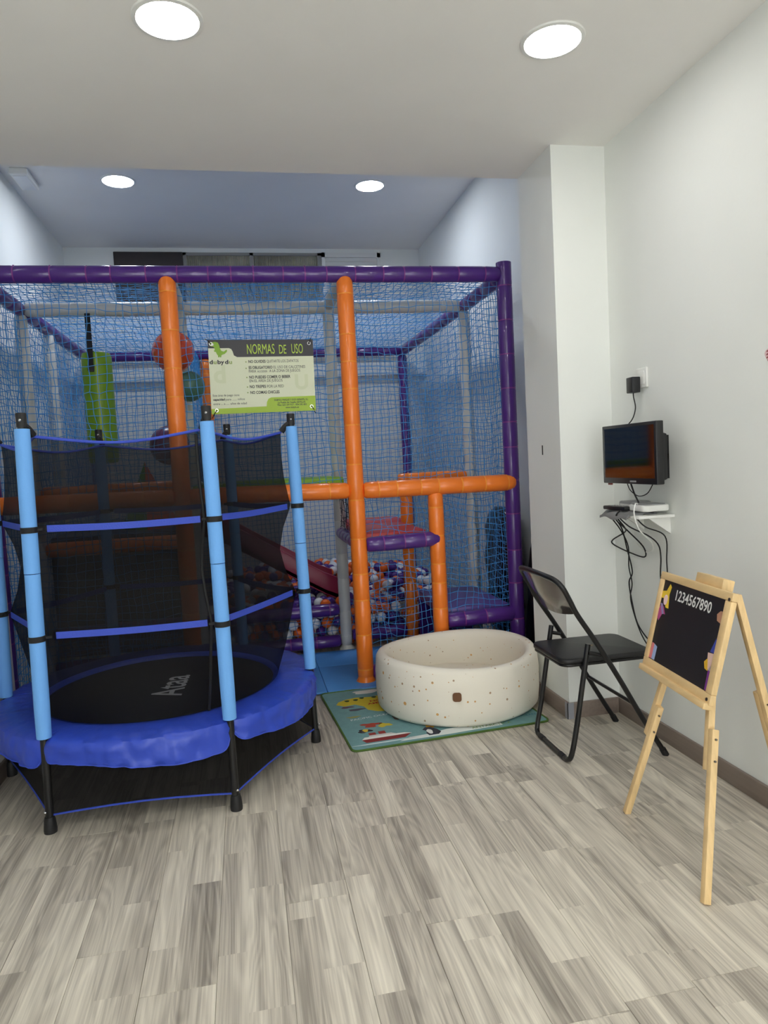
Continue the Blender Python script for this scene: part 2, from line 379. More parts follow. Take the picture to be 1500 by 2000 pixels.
b = MB().box(1.5462, 1.5478, 3.492, 3.502, 1.345, 1.395)
struct(b.build('trim_3', mat('dark_hole', (30, 28, 26), 0.9)), 'small dark slot in the pillar side')

# floor planks, parts of the floor
PW = 0.1975
pm_ = {}
def plank_mesh(wd, ln):
    k = (round(wd, 3), round(ln, 2))
    if k not in pm_: pm_[k] = MB().box(-wd / 2 + 0.0004, wd / 2 - 0.0004, -ln / 2 + 0.0004, ln / 2 - 0.0004, -0.008, 0).mesh('plank', M_plank, bevel=0.0008, seg=1)
    return pm_[k]
PL = 1.28
for k in range(-7, 10):
    xa = 0.04 + PW * k; xb = xa + PW
    xa = max(xa, XL + 0.002); xb = min(xb, XR - 0.001)
    if xb - xa < 0.01: continue
    y1 = {0: 2.13, 5: 1.53}.get(k, rnd.uniform(1.4, 2.6))
    y = y1 - PL * 2
    ymax = YP0 - 0.002 if xb > 1.55 else 4.02
    while y < ymax:
        ya, yb = max(y, -0.9), min(y + PL, ymax)
        if yb - ya > 0.05: place('plank', plank_mesh(xb - xa, yb - ya), ((xa + xb) / 2, (ya + yb) / 2, 0), floor)
        y += PL

# ------------------------------------------------------------------ ceiling lamps
def downlight(x, y, z, r, colr, power, label, group):
    t = thing('ceiling_downlight', (x, y, z), label, 'ceiling light', group)
    MB().lathe([(r, -0.001), (r + 0.003, -0.008), (r + 0.016, -0.006), (r + 0.018, 0.0), (r, 0.0)], 40, (x, y, z), close=True).build('rim', M_white, t)
    m = bpy.data.materials.new('lamp_diffuser'); m.use_nodes = True
    bs = m.node_tree.nodes['Principled BSDF']; bs.inputs['Emission Color'].default_value = colr + (1,); bs.inputs['Emission Strength'].default_value = power; bs.inputs['Base Color'].default_value = (0.8, 0.8, 0.8, 1)
    MB().lathe([(r, -0.0005), (r, -0.005)], 40, (x, y, z)).build('diffuser', m, t)
WARM = (1.0, 0.985, 0.97); COOL = (0.83, 0.895, 1.0)
gl = 'round recessed ceiling lights'
downlight(-0.15, 2.50, ZC, 0.098, WARM, LAMP_FRONT, 'round lit downlight in the lower ceiling above the trampoline', gl)
downlight(1.19, 2.475, ZC, 0.098, WARM, LAMP_FRONT, 'round lit downlight in the lower ceiling near the right wall', gl)
for i, (x, y) in enumerate(((-0.15, 0.75), (1.19, 0.75), (-0.15, -1.0), (1.19, -1.0))):
    downlight(x, y, ZC, 0.098, WARM, LAMP_FRONT, ['round downlight overhead left of the viewer', 'round downlight overhead right of the viewer', 'round downlight behind the viewer on the left', 'round downlight behind the viewer on the right'][i], gl)
downlight(-0.777, 5.646, ZB, 0.108, COOL, LAMP_BACK, 'left cool white downlight in the higher back ceiling', gl)
downlight(1.115, 5.62, ZB, 0.105, COOL, LAMP_BACK, 'right cool white downlight in the higher back ceiling', gl)
t = thing('emergency_light', (-1.41, 5.60, ZB), 'white rectangular emergency light box on back ceiling', 'emergency light')
MB().box(-1.47, -1.35, 5.45, 5.76, ZB - 0.045, ZB).build('housing', M_white, t, bevel=0.008)
MB().box(-1.455, -1.365, 5.48, 5.73, ZB - 0.050, ZB - 0.044).build('lens', mat('frosted_lens', (222, 224, 226), 0.3), t, bevel=0.002)

# ------------------------------------------------------------------ play frame
PX = (-1.37, -0.36, 0.657, 1.66); YF, YM, YK = 4.237, 5.06, 7.13; ZT = 2.475
FR = thing('play_frame', (0.145, 5.6, 0), 'indoor soft play frame of orange and purple padded tubes with blue nets', 'playground')
tie_meshes = {}
def tie_mesh(r, m):
    k = (round(r, 4), m.name)
    if k not in tie_meshes:
        b = MB().lathe([(r * 0.90, -0.004), (r * 0.99, -0.0035), (r * 0.99, 0.0035), (r * 0.90, 0.004)], 16, close=True)
        b.box(-0.005, 0.005, r * 0.92, r * 0.92 + 0.006, -0.004, 0.004)
        tie_meshes[k] = b.mesh('cable_tie', m)
    return tie_meshes[k]
def foam(name, p0, p1, r, m, tie_m, step=0.2, parent=None, ends=(True, True), spin=0.0, n=20):
    p0, p1 = V(p0), V(p1); d = p1 - p0; L = d.length; d.normalize()
    ts = []
    x = 0.05 + rnd.uniform(0, 0.06)
    while x < L - 0.04:
        ts.append(x); x += step * rnd.choice((0.75, 1.0, 1.0, 1.1))
    prof = [(0, r * (0.72 if ends[0] else 1)), (0.014, r * (0.94 if ends[0] else 1))]
    for q in ts: prof += [(q - 0.012, r), (q - 0.004, r * 0.945), (q + 0.004, r * 0.945), (q + 0.012, r)]
    prof += [(L - 0.014, r * (0.94 if ends[1] else 1)), (L, r * (0.72 if ends[1] else 1))]
    prof.sort()
    b = MB(); b.tube([p0 + d * a for a, _ in prof], [q for _, q in prof], n)
    o = b.build(name, m, parent or FR)
    rq = d.to_track_quat('Z', 'Y')
    for q in ts: place('cable_tie', tie_mesh(r, tie_m), p0 + d * q, o, rq @ Euler((0, 0, spin + rnd.uniform(-0.5, 0.5))).to_quaternion())
    return o
# posts, front row
for x in (PX[1], PX[2]):
    o = foam('post', (x, YF, 0.02), (x, YF, 2.462), 0.0505, M_orange, M_tie_o, 0.215)
    MB().lathe([(0.06, 0), (0.06, 0.012), (0.05, 0.03), (0.045, 0.06)], 20, (x, YF, 0)).build('foot', M_orange, o)
for x in (PX[0], PX[3]): foam('post', (x, YF, 0.0), (x, YF, 2.545), 0.0475, M_purple, M_tie_p, 0.21, ends=(True, False))
# mid row posts (white), rear row
for x in PX:
    o = foam('post', (x, YM, 0.03), (x, YM, 2.43), 0.042, M_whitef, M_tie_w, 0.24)
    MB().lathe([(0.055, 0), (0.055, 0.01), (0.034, 0.035), (0.03, 0.09), (0.04, 0.12)], 20, (x, YM, 0)).build('foot', M_whitef, o)
foam('post', (PX[0], 5.72, 0), (PX[0], 5.72, 2.43), 0.042, M_whitef, M_tie_w, 0.24)
foam('post', (PX[1] + 0.06, YK, 0), (PX[1] + 0.06, YK, 2.43), 0.05, M_orange, M_tie_o)
for x in (PX[0], PX[3]): foam('post', (x, YK, 0), (x, YK, 2.43), 0.0475, M_purple, M_tie_p)
foam('post', (1.155, YM, 0.0), (1.155, YM, 1.2), 0.046, M_orange, M_tie_o)
# top beams
foam('beam', (PX[0] - 0.03, YF, ZT), (PX[3] - 0.03, YF, ZT), 0.0475, M_purple, M_tie_p, 0.17)
foam('beam', (PX[0], YK, ZT), (PX[3], YK, ZT), 0.046, M_purple, M_tie_p, 0.25)
for x in (PX[0], PX[3]):
    foam('beam', (x, YF + 0.05, ZT - 0.01), (x, YM - 0.01, ZT - 0.01), 0.046, M_purple, M_tie_p, 0.2)
    foam('beam', (x, YM + 0.05, ZT - 0.01), (x, YK - 0.03, ZT - 0.01), 0.046, M_purple, M_tie_p, 0.2)
foam('beam', (PX[0] + 0.03, YM, ZT - 0.01), (PX[3] - 0.03, YM, ZT - 0.01), 0.046, M_whitef, M_tie_w, 0.22)
for x in (PX[1], PX[2]): foam('beam', (x, YF + 0.05, ZT), (x, YM - 0.04, ZT), 0.042, M_whitef, M_tie_w, 0.25)
# waist beams
foam('beam', (PX[2] + 0.045, YF - 0.012, 1.186), (PX[3] + 0.01, YF - 0.012, 1.182), 0.052, M_orange, M_tie_o, 0.15)
foam('beam', (PX[1] + 0.045, YF - 0.006, 1.206), (PX[2] - 0.045, YF - 0.006, 1.19), 0.051, M_orange, M_tie_o, 0.17)
foam('beam', (PX[0] - 0.02, YF - 0.006, 1.216), (PX[1] - 0.045, YF - 0.006, 1.206), 0.051, M_orange, M_tie_o, 0.19)
foam('beam', (PX[0] + 0.04, YM, 1.255), (PX[1] - 0.04, YM, 1.255), 0.046, M_orange, M_tie_o, 0.2)
foam('beam', (1.10, YM, 1.222), (PX[3] - 0.04, YM, 1.222), 0.040, M_orange, M_tie_o, 0.2)
foam('beam', (PX[0] + 0.04, YM, 0.875), (PX[1] - 0.04, YM, 0.875), 0.05, M_orange, M_tie_o, 0.2)
# short post and stair edge beams at the right
foam('post', (1.152, YF - 0.004, 0.0), (1.152, YF - 0.004, 1.15), 0.0485, M_orange, M_tie_o, 0.16)
foam('beam', (PX[2] + 0.045, YF - 0.008, 0.852), (1.165, YF - 0.012, 0.862), 0.048, M_purple, M_tie_p, 0.13)
foam('beam', (1.195, YF - 0.004, 0.335), (PX[3] - 0.03, YF - 0.004, 0.345), 0.05, M_purple, M_tie_p, 0.19)
foam('beam', (PX[2] + 0.045, YF, 0.062), (PX[3] - 0.04, YF, 0.062), 0.046, M_purple, M_tie_p, 0.2)
foam('beam', (PX[2], YF + 0.05, 0.862), (PX[2], YM - 0.03, 0.862), 0.042, M_purple, M_tie_p, 0.14)
# ball pit edge beams on the middle row
for z in (0.30, 0.068):
    foam('beam', (PX[0] + 0.04, YM, z), (PX[1] - 0.04, YM, z), 0.046, M_purple, M_tie_p, 0.2)
    foam('beam', (PX[1] + 0.04, YM, z), (PX[2] - 0.045, YM, z), 0.046, M_purple, M_tie_p, 0.17)
foam('beam', (PX[2] + 0.045, YM, 0.10), (1.11, YM, 0.10), 0.046, M_purple, M_tie_p, 0.17)
foam('beam', (1.20, YM, 0.10), (PX[3] - 0.04, YM, 0.10), 0.046, M_purple, M_tie_p, 0.17)
# padded decks and steps
MB().box(PX[1] + 0.055, PX[2] - 0.055, 4.33, YM - 0.05, 1.17, 1.274).build('deck', M_lime, FR, bevel=0.015)
MB().box(0.70, 1.105, 4.30, 5.00, 0.845, 0.915).build('step', M_red, FR, bevel=0.015)
MB().box(0.70, 1.20, 5.12, 5.70, 0.835, 0.905).build('step', M_red, FR, bevel=0.015)
MB().box(1.20, 1.63, 4.295, 5.00, 0.33, 0.40).build('step', M_lilac, FR, bevel=0.015)
MB().box(1.20, 1.60, 5.00, 5.02, 0.02, 0.33).build('step_riser', M_purple, FR)
MB().box(PX[0] + 0.05, PX[1] - 0.05, YM + 0.06, YK - 0.06, 0.88, 0.955).build('deck', mat('navy_vinyl_deck', (52, 70, 96), 0.4), FR, bevel=0.015)
MB().box(PX[0] + 0.05, PX[1] - 0.05, YM + 0.055, YM + 0.075, 0.12, 0.82).build('closing_panel', mat('dark_grey_vinyl', (62, 64, 70), 0.5), FR, bevel=0.004)
# slide: bed with two raised sides running down to the right into the balls
def slide_path():
    return [(-0.38, 0.95), (-0.25, 0.915), (-0.1, 0.83), (0.15, 0.675), (0.4, 0.52), (0.55, 0.43), (0.66, 0.38)]
sp_ = slide_path(); b = MB(); y0, y1 = 5.30, 5.80
def strip(b, ya, yb, dz0, dz1):
    n = len(sp_); vs_ = []
    for x, z in sp_: vs_ += [(x, ya, z + dz0), (x, yb, z + dz0), (x, yb, z + dz1), (x, ya, z + dz1)]
    fs = []
    for i in range(n - 1):
        for k in range(4): fs.append((i * 4 + k, i * 4 + (k + 1) % 4, i * 4 + 4 + (k + 1) % 4, i * 4 + 4 + k))
    fs += [(3, 2, 1, 0), tuple((n - 1) * 4 + k for k in range(4))]
    b.add(vs_, fs)
strip(b, y0, y1, -0.05, -0.02); slide = b.build('slide', M_slide, FR)
for ya, yb in ((y0, y0 + 0.035), (y1 - 0.035, y1)):
    b = MB(); strip(b, ya, yb, -0.06, 0.11); b.build('side_rail', M_slide, slide, bevel=0.01)

# nets
rs_ = np.random.RandomState(3)
def net(o, u, v, nu, nv, m, sag=0.03, rad=0.0023, cuts=None, jit=0.003):
    o, u, v = np.array(o, float), np.array(u, float), np.array(v, float)
    n = np.cross(u, v); n /= np.linalg.norm(n)
    uu, vv = u / np.linalg.norm(u), v / np.linalg.norm(v)
    a, c = np.meshgrid(np.linspace(0, 1, nu + 1), np.linspace(0, 1, nv + 1), indexing='ij')
    ph = rs_.uniform(0, 6, 6)
    wob = sag * np.sin(a * PI) * np.sin(c * PI) * (0.6 + 0.5 * np.sin(a * 7 + ph[0]) * np.sin(c * 5 + ph[1]))
    inpl = 0.016 * np.sin(a * 11 + c * 5 + ph[2]) * np.minimum(1, 8 * np.minimum(c, 1 - c)); inpl2 = 0.016 * np.sin(c * 10 + a * 6 + ph[3]) * np.minimum(1, 8 * np.minimum(a, 1 - a))
    J = rs_.normal(0, jit, (nu + 1, nv + 1, 3))
    P = o + a[..., None] * u + c[..., None] * v + wob[..., None] * n + inpl[..., None] * uu + inpl2[..., None] * vv + J
    allv = []; allf = []; base = 0
    for axis in (0, 1):
        Q = P if axis == 0 else np.swapaxes(P, 0, 1)
        side = vv if axis == 0 else uu
        offs = [n * rad, (-0.5 * n + 0.87 * side) * rad, (-0.5 * n - 0.87 * side) * rad]
        L_, S_ = Q.shape[0], Q.shape[1]
        vv_ = np.stack([Q + f for f in offs], 2).reshape(-1, 3)
        idx = (np.arange(L_)[:, None] * S_ + np.arange(S_)[None, :]) * 3 + base
        i0, i1 = idx[:-1].ravel(), idx[1:].ravel()
        for k in range(3):
            k2 = (k + 1) % 3; allf.append(np.stack([i0 + k, i0 + k2, i1 + k2, i1 + k], 1))
        allv.append(vv_); base += len(vv_)
    vv_ = np.concatenate(allv); ff = np.concatenate(allf)
    me = bpy.data.meshes.new('safety_net'); org = vv_.mean(0)
    me.vertices.add(len(vv_)); me.vertices.foreach_set('co', (vv_ - org).ravel())
    me.loops.add(len(ff) * 4); me.loops.foreach_set('vertex_index', ff.ravel().astype(np.int32))
    me.polygons.add(len(ff)); me.polygons.foreach_set('loop_start', np.arange(0, len(ff) * 4, 4, dtype=np.int32))
    me.update(calc_edges=True); me.materials.append(m); me.shade_smooth()
    ob = place('safety_net', me, tuple(org), FR); ob['kind'] = 'stuff'; return ob
C = 0.0440
def cells(d): return max(2, int(round(d / C)))
yn = YF + 0.02
for x0, x1 in ((PX[0], PX[1]), (PX[1], PX[2]), (PX[2], PX[3])):
    net((x0, yn, 1.22), (x1 - x0, 0, 0), (0, 0, ZT - 1.24), cells(x1 - x0), cells(ZT - 1.24), M_net)
net((PX[0], yn, 0.05), (PX[1] - PX[0], 0, 0), (0, 0, 1.13), cells(1.01), cells(1.13), M_net)
net((PX[2], yn, 0.88), (1.152 - PX[2], 0, 0), (0, 0, 0.27), cells(0.495), cells(0.27), M_net, 0.01)
net((PX[2], yn, 0.06), (1.152 - PX[2], 0, 0), (0, 0, 0.77), cells(0.495), cells(0.77), M_net, 0.015)
net((1.152, yn, 0.36), (PX[3] - 1.152, 0, 0), (0, 0, 0.79), cells(0.508), cells(0.79), M_net, 0.015)
net((1.152, yn, 0.06), (PX[3] - 1.152, 0, 0), (0, 0, 0.26), cells(0.508), cells(0.26), M_net, 0.01)
for x in (PX[0], PX[3]):
    net((x, YF, 0.08), (0, YM - YF, 0), (0, 0, ZT - 0.1), cells(YM - YF), cells(ZT - 0.1), M_net, 0.02)
    net((x, YM, 0.08), (0, YK - YM, 0), (0, 0, ZT - 0.1), cells(YK - YM), cells(ZT - 0.1), M_net, 0.03)
net((PX[0], YK, 0.1), (PX[3] - PX[0], 0, 0), (0, 0, ZT - 0.12), cells(3.03), cells(ZT - 0.12), M_net, 0.03)
net((PX[0], YF, ZT + 0.03), (PX[3] - PX[0], 0, 0), (0, YM - YF, 0), cells(3.03), cells(YM - YF), M_net, -0.02)
net((PX[0], YM, ZT + 0.03), (PX[3] - PX[0], 0, 0), (0, YK - YM, 0), cells(3.03), cells(YK - YM), M_net, -0.03)
net((PX[1], YM, 0.98), (0, YK - YM, 0), (0, 0, 1.46), cells(YK - YM), cells(1.46), M_net, 0.03)
net((PX[2], YF + 0.02, 0.9), (0, YM - YF, 0), (0, 0, 0.28), cells(YM - YF), cells(0.28), M_netd, 0.01)
net((PX[0], YM + 0.03, 0.10), (PX[2] - PX[0], 0, 0), (0, 0, 0.2), cells(2.03), cells(0.2), M_net, 0.01)
net((PX[2], YM + 0.03, 0.12), (0.5, 0, 0), (0, 0, 0.25), cells(0.5), cells(0.25), M_net, 0.01)

# ------------------------------------------------------------------ floor mats under the frame
def mat_piece(x0, x1, y0, y1, label, z=0.012):
    o = MB().poly(rrect(x0, x1, y0, y1, 0.01, 3), Matrix.Identity(4), 0.0, z).build('foam_floor_mat', M_mat_b, bevel=0.003)
    return tag(o, label, 'floor mat', 'blue foam mats under the play frame')
mat_piece(-1.13, 0.40, 4.10, 4.62, 'blue foam floor mat behind the trampoline at the frame edge')
mat_piece(0.402, 0.90, 4.095, 4.62, 'blue foam floor mat at the foot of the right orange post')
mat_piece(0.902, 1.60, 4.18, 4.62, 'blue foam floor mat behind the cream ball pool')
mat_piece(-1.42, 0.40, 4.622, 5.0, 'blue foam floor mat before the left ball pit beams')
mat_piece(0.402, 1.60, 4.622, 5.0, 'blue foam floor mat under the red step')

# ------------------------------------------------------------------ balls in the pit
M_ball = [mat('ball_orange', (236, 108, 34), 0.3), mat('ball_white', (226, 228, 232), 0.35), mat('ball_purple', (74, 42, 132), 0.3)]
names = ('orange', 'white', 'purple')
BR = 0.0395
bm_ = [MB().ball((0, 0, 0), BR, 16, 10).mesh('pit_ball', m) for m in M_ball]
pos = []
hf = lambda x, y: 0.315 + 0.035 * math.sin(2.3 * x + 1) + 0.03 * math.sin(3.1 * y + x) + (0.05 if y > 6.2 else 0) * max(0, min(1, (x + 0.2)))
layer = 0; z = 0.055
while z < 0.46:
    ox, oy = (0.041, 0.023) if layer % 2 else (0, 0)
    j = 0; y = 5.142 + oy
    while y < 6.98:
        x = -0.30 + ox + (0.041 if j % 2 else 0)
        while x < 1.58:
            top = hf(x, y)
            if z < top + 0.03 and (z > top - 0.075 or y < 5.24):
                if not (z > top - 0.02 and rnd.random() < 0.45) and not (x > 1.08 and y < 5.2) and not (5.24 < y < 5.86 and -0.42 < x < 0.70 and z + 0.04 > np.interp(x, [p[0] for p in sp_], [p[1] for p in sp_]) - 0.07):
                    pos.append((x + rnd.uniform(-1, 1) * 0.0015, y + rnd.uniform(-1, 1) * 0.0015, z + rnd.uniform(-1, 1) * 0.002))
            x += 0.0825
        y += 0.0716; j += 1
    z += 0.068; layer += 1
def vis(p):
    x, y, z = p; px = 478 + (x * 1.0 - 0.197 * y) * 1378 / y * 1.0 + 272
    top = hf(x, y)
    exposed = z > top - 0.045 or y < 5.17
    return exposed and -0.25 < x < 1.15
cand = sorted([p for p in pos if vis(p)], key=lambda p: p[1])
single = cand[:300]; ss = set(single); rest = [p for p in pos if p not in ss]
prev = 0
for p in single:
    k = rnd.choices((0, 1, 2), (0.3, 0.34, 0.36))[0]
    o = place('pit_ball', bm_[k], p)
    o.rotation_euler = (rnd.uniform(0, 6), rnd.uniform(0, 6), 0)
    tag(o, 'glossy %s plastic ball heaped in the ball pit' % names[k], 'ball', names[k] + ' balls in the pit')
b = MB()
for p in rest: b.ball(p, BR, 10, 6, mi=rnd.choices((0, 1, 2), (0.3, 0.34, 0.36))[0])
tag(b.build('pit_balls', M_ball, angle=80), 'remaining orange, white and purple balls deep in the pit', 'balls', kind='stuff')

# ------------------------------------------------------------------ things hanging or standing in the frame
t = thing('punch_bag', (-0.92, 5.06, 1.44), 'long lime green punch bag hanging from the white crossbar', 'punch bag')
M_lime_s = mat('lime_bag_vinyl', (118, 160, 22), 0.35)
prof = [(0.06, 1.44), (0.088, 1.446), (0.096, 1.47)] + [(0.096, 1.5 + 0.065 * i) for i in range(10)] + [(0.096, 2.15), (0.088, 2.172), (0.06, 2.178)]
MB().lathe(prof, 28, (-0.92, 5.06 - 0.0, 0)).build('body', M_lime_s, t)
MB().box(-0.912, -0.896, 4.960, 4.9645, 1.46, 2.16).build('highlight_strip', mat('lime_highlight', (178, 196, 60), 0.4), t)  # pale strip paints the highlight line down the bag
b = MB(); b.box(-0.965, -0.93, 5.010, 5.013, 2.17, 2.43); b.box(-0.957, -0.922, 4.9585, 4.963, 2.04, 2.172); b.box(-0.957, -0.922, 4.96, 5.013, 2.170, 2.181)
b.build('strap', M_blackm, t); MB().box(-0.960, -0.919, 4.953, 4.959, 2.045, 2.085).build('buckle', M_black, t)
def hang_ball(c, r, m, label, zt):
    t = thing('hanging_ball', (c[0], c[1], c[2] - r), label, 'ball', 'balls hanging behind the left orange post')
    b = MB(); b.ball(c, r, 28, 16); o = b.build('ball', m, t)
    for k in range(3):
        ang = k * PI / 3; pts = [(c[0] + r * 1.004 * math.sin(q) * math.cos(ang), c[1] + r * 1.004 * math.sin(q) * math.sin(ang), c[2] + r * 1.004 * math.cos(q)) for q in np.linspace(0, 2 * PI, 33)]
        MB().tube(pts, 0.0025, 6, False).build('seam', m, o)
    MB().tube([(c[0], c[1], c[2] + r), (c[0], c[1], zt)], 0.004, 6).build('cord', M_blackm, t)
hang_ball((-0.405, 4.86, 2.145), 0.132, mat('orange_ball_vinyl', (216, 74, 26), 0.18, coat=0.5), 'large glossy orange ball hanging behind the left orange post', 2.46)
hang_ball((-0.318, 4.88, 1.918), 0.098, mat('sea_green_ball_vinyl', (84, 128, 112), 0.25, coat=0.3), 'dull sea green ball hanging below the orange ball', 2.05)
hang_ball((-0.47, 4.86, 1.535), 0.125, mat('plum_ball_vinyl', (96, 50, 92), 0.3), 'plum coloured ball hanging low behind the left orange post', 2.02)
# pyramid on the rear deck, one edge toward the viewer
t = thing('foam_pyramid', (-0.70, 5.46, 0.955), 'soft foam pyramid with a green and an orange face on the deck', 'foam shape')
ap = (-0.715, 5.46, 1.445); Bq = [(-0.91, 5.46, 0.957), (-0.70, 5.235, 0.957), (-0.49, 5.46, 0.957), (-0.70, 5.685, 0.957)]
MB().add([ap, Bq[0], Bq[1], Bq[3]], [(0, 1, 2), (0, 3, 1), (1, 3, 2), (0, 2, 3)]).build('green_half', mat('green_foam', (84, 150, 40), 0.5), t)
MB().add([ap, Bq[2], Bq[1], Bq[3]], [(0, 1, 2), (0, 3, 1), (1, 3, 2), (0, 2, 3)]).build('orange_half', mat('orange_foam', (214, 84, 40), 0.5), t)

# rules sign
SGN = frame_matrix((-0.155, 4.168, 2.093), (1, 0, -0.016), (0, 0, 1))
t = thing('rules_sign', (0.145, 4.168, 1.67), 'white and lime rules sign headed NORMAS DE USO tied to the net', 'sign')
K = 0.6 / 1168.0
def sg(cx, cy): return ((cx - 170 - (cy - 115) * 0.048) * K, (115 - cy) * K * 1.01)
M_s_white = mat('sign_cream', (224, 228, 198), 0.45); M_s_dark = mat('sign_charcoal', (52, 50, 54), 0.45); M_s_lime = mat('sign_lime', (166, 196, 52), 0.45)
M_s_ltxt = mat('sign_lime_ink', (186, 214, 72), 0.5); M_s_txt = mat('sign_ink', (58, 58, 58), 0.5); M_s_pale = mat('sign_pale_green', (215, 221, 185), 0.5); M_s_sage = mat('sign_sage_ink', (150, 170, 100), 0.5)
outl = [sg(*p) for p in ((170, 115), (1330, 112), (1372, 905), (212, 925))][::-1]
MB().poly(outl, SGN, -0.003, 0).build('board', M_s_white, t)
hd = [sg(*p) for p in ((170, 115), (1330, 112), (1341, 295), (490, 303), (455, 285), (440, 240), (425, 215), (400, 205), (174, 207))][::-1]
MB().poly(hd, SGN, 0, 0.0006).build('header_band', M_s_dark, t)
ft = [sg(*p) for p in ((209, 866), (815, 848), (818, 800), (835, 765), (865, 750), (1364, 738), (1372, 905), (212, 925))][::-1]
MB().poly(ft, SGN, 0, 0.0006).build('footer_band', M_s_lime, t)
def st(body, cx, cy, px, m, bold=0.0, xs=1.0, w=0.0011, fit=None):
    u, v = sg(cx, cy); size = px * K / 0.70
    o = text('lettering', body, size, m, t, SGN, u, v, w, bold, xs, rot=0.012)
    if fit:
        d = max(p.co.x for p in o.data.vertices) - min(p.co.x for p in o.data.vertices); f_ = fit * K / max(d, 1e-6)
        for p in o.data.vertices: p.co.x *= f_
    return o
st('NORMAS', 595, 270, 110, M_s_ltxt, 0.0, fit=305); st('DE', 950, 268, 100, M_s_ltxt, fit=80); st('USO', 1090, 266, 108, M_s_ltxt, fit=128)
for ch, x, w_, m in (('d', 190, 38, M_s_txt), ('u', 233, 34, M_s_sage), ('b', 275, 38, M_s_txt), ('y', 316, 38, M_s_txt), ('d', 357, 38, M_s_txt), ('u', 400, 34, M_s_sage)): st(ch, x, 376, 42, m, 0.0012, fit=w_)
BD, LT = 0.0006, 0.0
for y, parts in ((368, (('NO OLVIDES', 612, 190, BD), ('QUITARTE LOS ZAPATOS', 814, 356, LT))), (434, (('ES OBLIGATORIO', 616, 262, BD), ('EL USO DE CALCETINES', 890, 355, LT))), (474, (('PARA', 616, 80, LT), ('ACCEDER', 712, 110, LT), ('A LA ZONA DE JUEGOS', 846, 344, LT))), (540, (('NO PUEDES COMER O BEBER', 622, 458, BD),)), (580, (('EN EL ÁREA DE JUEGOS', 624, 366, LT),)), (644, (('NO TREPES', 628, 178, BD), ('POR LA RED', 818, 186, LT))), (708, (('NO COMAS CHICLES', 634, 324, BD),))):
    for s_, x, f_, bd in parts: st(s_, x, y - 0.013 * (x - 620), 22 if s_ == 'ACCEDER' else 31, M_s_txt, bd, fit=f_)
for y, x in ((357, 586), (427, 588), (527, 596), (632, 603), (694, 607)):
    u, v = sg(x, y); MB().poly(arc(u, v, 0.004, 0, 330, 10), SGN, 0.0005, 0.0011).build('bullet', M_s_sage, t)
for s_, x, y, f_, bd in (('Este área de juego tiene', 224, 732, 288, LT), ('capacidad', 228, 776, 128, BD), ('para ...... niños', 362, 776, 210, LT), ('entre ... a ..... años de edad', 230, 824, 365, LT)): st(s_, x, y, 25, M_s_txt, bd, fit=f_)
for s_, x, y, f_ in (('DUBYDU PARQUE Y OCIO INFANTIL, S.L.', 900, 790, 382), ('La Puebla de Cazalla (SEVILLA)', 940, 818, 310), ('Tfno: 625 297 917 - 954 592 052', 932, 846, 335), ('www.dubydu.es', 1028, 873, 150)): st(s_, x, y, 20, M_s_txt, 0.0003, fit=f_)
for ch, x, y, h_, f_ in (('d', 235, 580, 190, 130), ('U', 1130, 660, 160, 150)): st(ch, x, y, h_, M_s_pale, 0.004, w=0.0004, fit=f_)
dino = [sg(*p) for p in ((183, 160), (190, 150), (215, 142), (250, 136), (280, 145), (295, 175), (302, 205), (318, 235), (345, 243), (372, 222), (380, 226), (378, 245), (355, 268), (332, 275), (320, 282), (316, 305), (304, 305), (302, 290), (296, 305), (283, 303), (284, 288), (270, 270), (258, 245), (246, 246), (236, 232), (248, 226), (244, 205), (232, 190), (212, 188), (192, 180), (206, 170))][::-1]
MB().poly(dino, SGN, 0.0006, 0.0012).build('dinosaur_emblem', mat('emblem_green', (134, 178, 44), 0.5), t)
u, v = sg(222, 166); e = MB().poly(arc(u, v, 0.0075, 0, 345, 14), SGN, 0.0012, 0.0016).build('emblem_eye', M_print_w, t)
MB().poly(arc(u - 0.001, v + 0.001, 0.003, 0, 330, 10), SGN, 0.0016, 0.002).build('emblem_pupil', M_s_txt, t)
for cx, cy, tx, ty in ((205, 160, 140, 90), (1287, 155, 1315, 85), (267, 884, 215, 960), (1322, 858, 1375, 925)):
    u, v = sg(cx, cy); o = SGN @ V((u, v, 0))
    b = MB(); ring = [SGN @ V((u + 0.0085 * math.cos(a), v + 0.0085 * math.sin(a), 0.001)) for a in np.linspace(0, 2 * PI, 17)]; b.tube(ring, 0.0028, 6, False); b.build('eyelet', M_chrome, t)
    p, q = sg(tx, ty); MB().tube([SGN @ V((u, v, 0.003)), SGN @ V(((u + p) / 2, (v + q) / 2, 0.005)), SGN @ V((p, q, -0.05))], 0.0024, 6).build('tie', M_blackm, t)

# black sacks stored between the frame and the wall
b = MB(); prof = [(0.05, 0.02), (0.075, 0.1)] + [(0.085 + 0.008 * math.sin(i * 2.1), 0.2 + i * 0.1) for i in range(6)] + [(0.08, 0.83), (0.06, 0.93), (0.03, 0.985)]
n = 28; vs_ = []
for r, z in prof:
    for k in range(n):
        a = 2 * PI * k / n; q = 1 + 0.08 * math.sin(3 * a + z * 9) + 0.05 * math.sin(7 * a - z * 15); vs_.append((1.803 + r * 1.05 * math.cos(a), 4.83 + r * 3.3 * math.sin(a) * q, z))
fs = [(i * n + k, i * n + (k + 1) % n, (i + 1) * n + (k + 1) % n, (i + 1) * n + k) for i in range(len(prof) - 1) for k in range(n)] + [tuple(range(n - 1, -1, -1)), tuple((len(prof) - 1) * n + k for k in range(n))]
b.add(vs_, fs); tag(b.build('storage_sack', M_bag, angle=80), 'big rounded black sack wedged between side net and wall', 'sack')
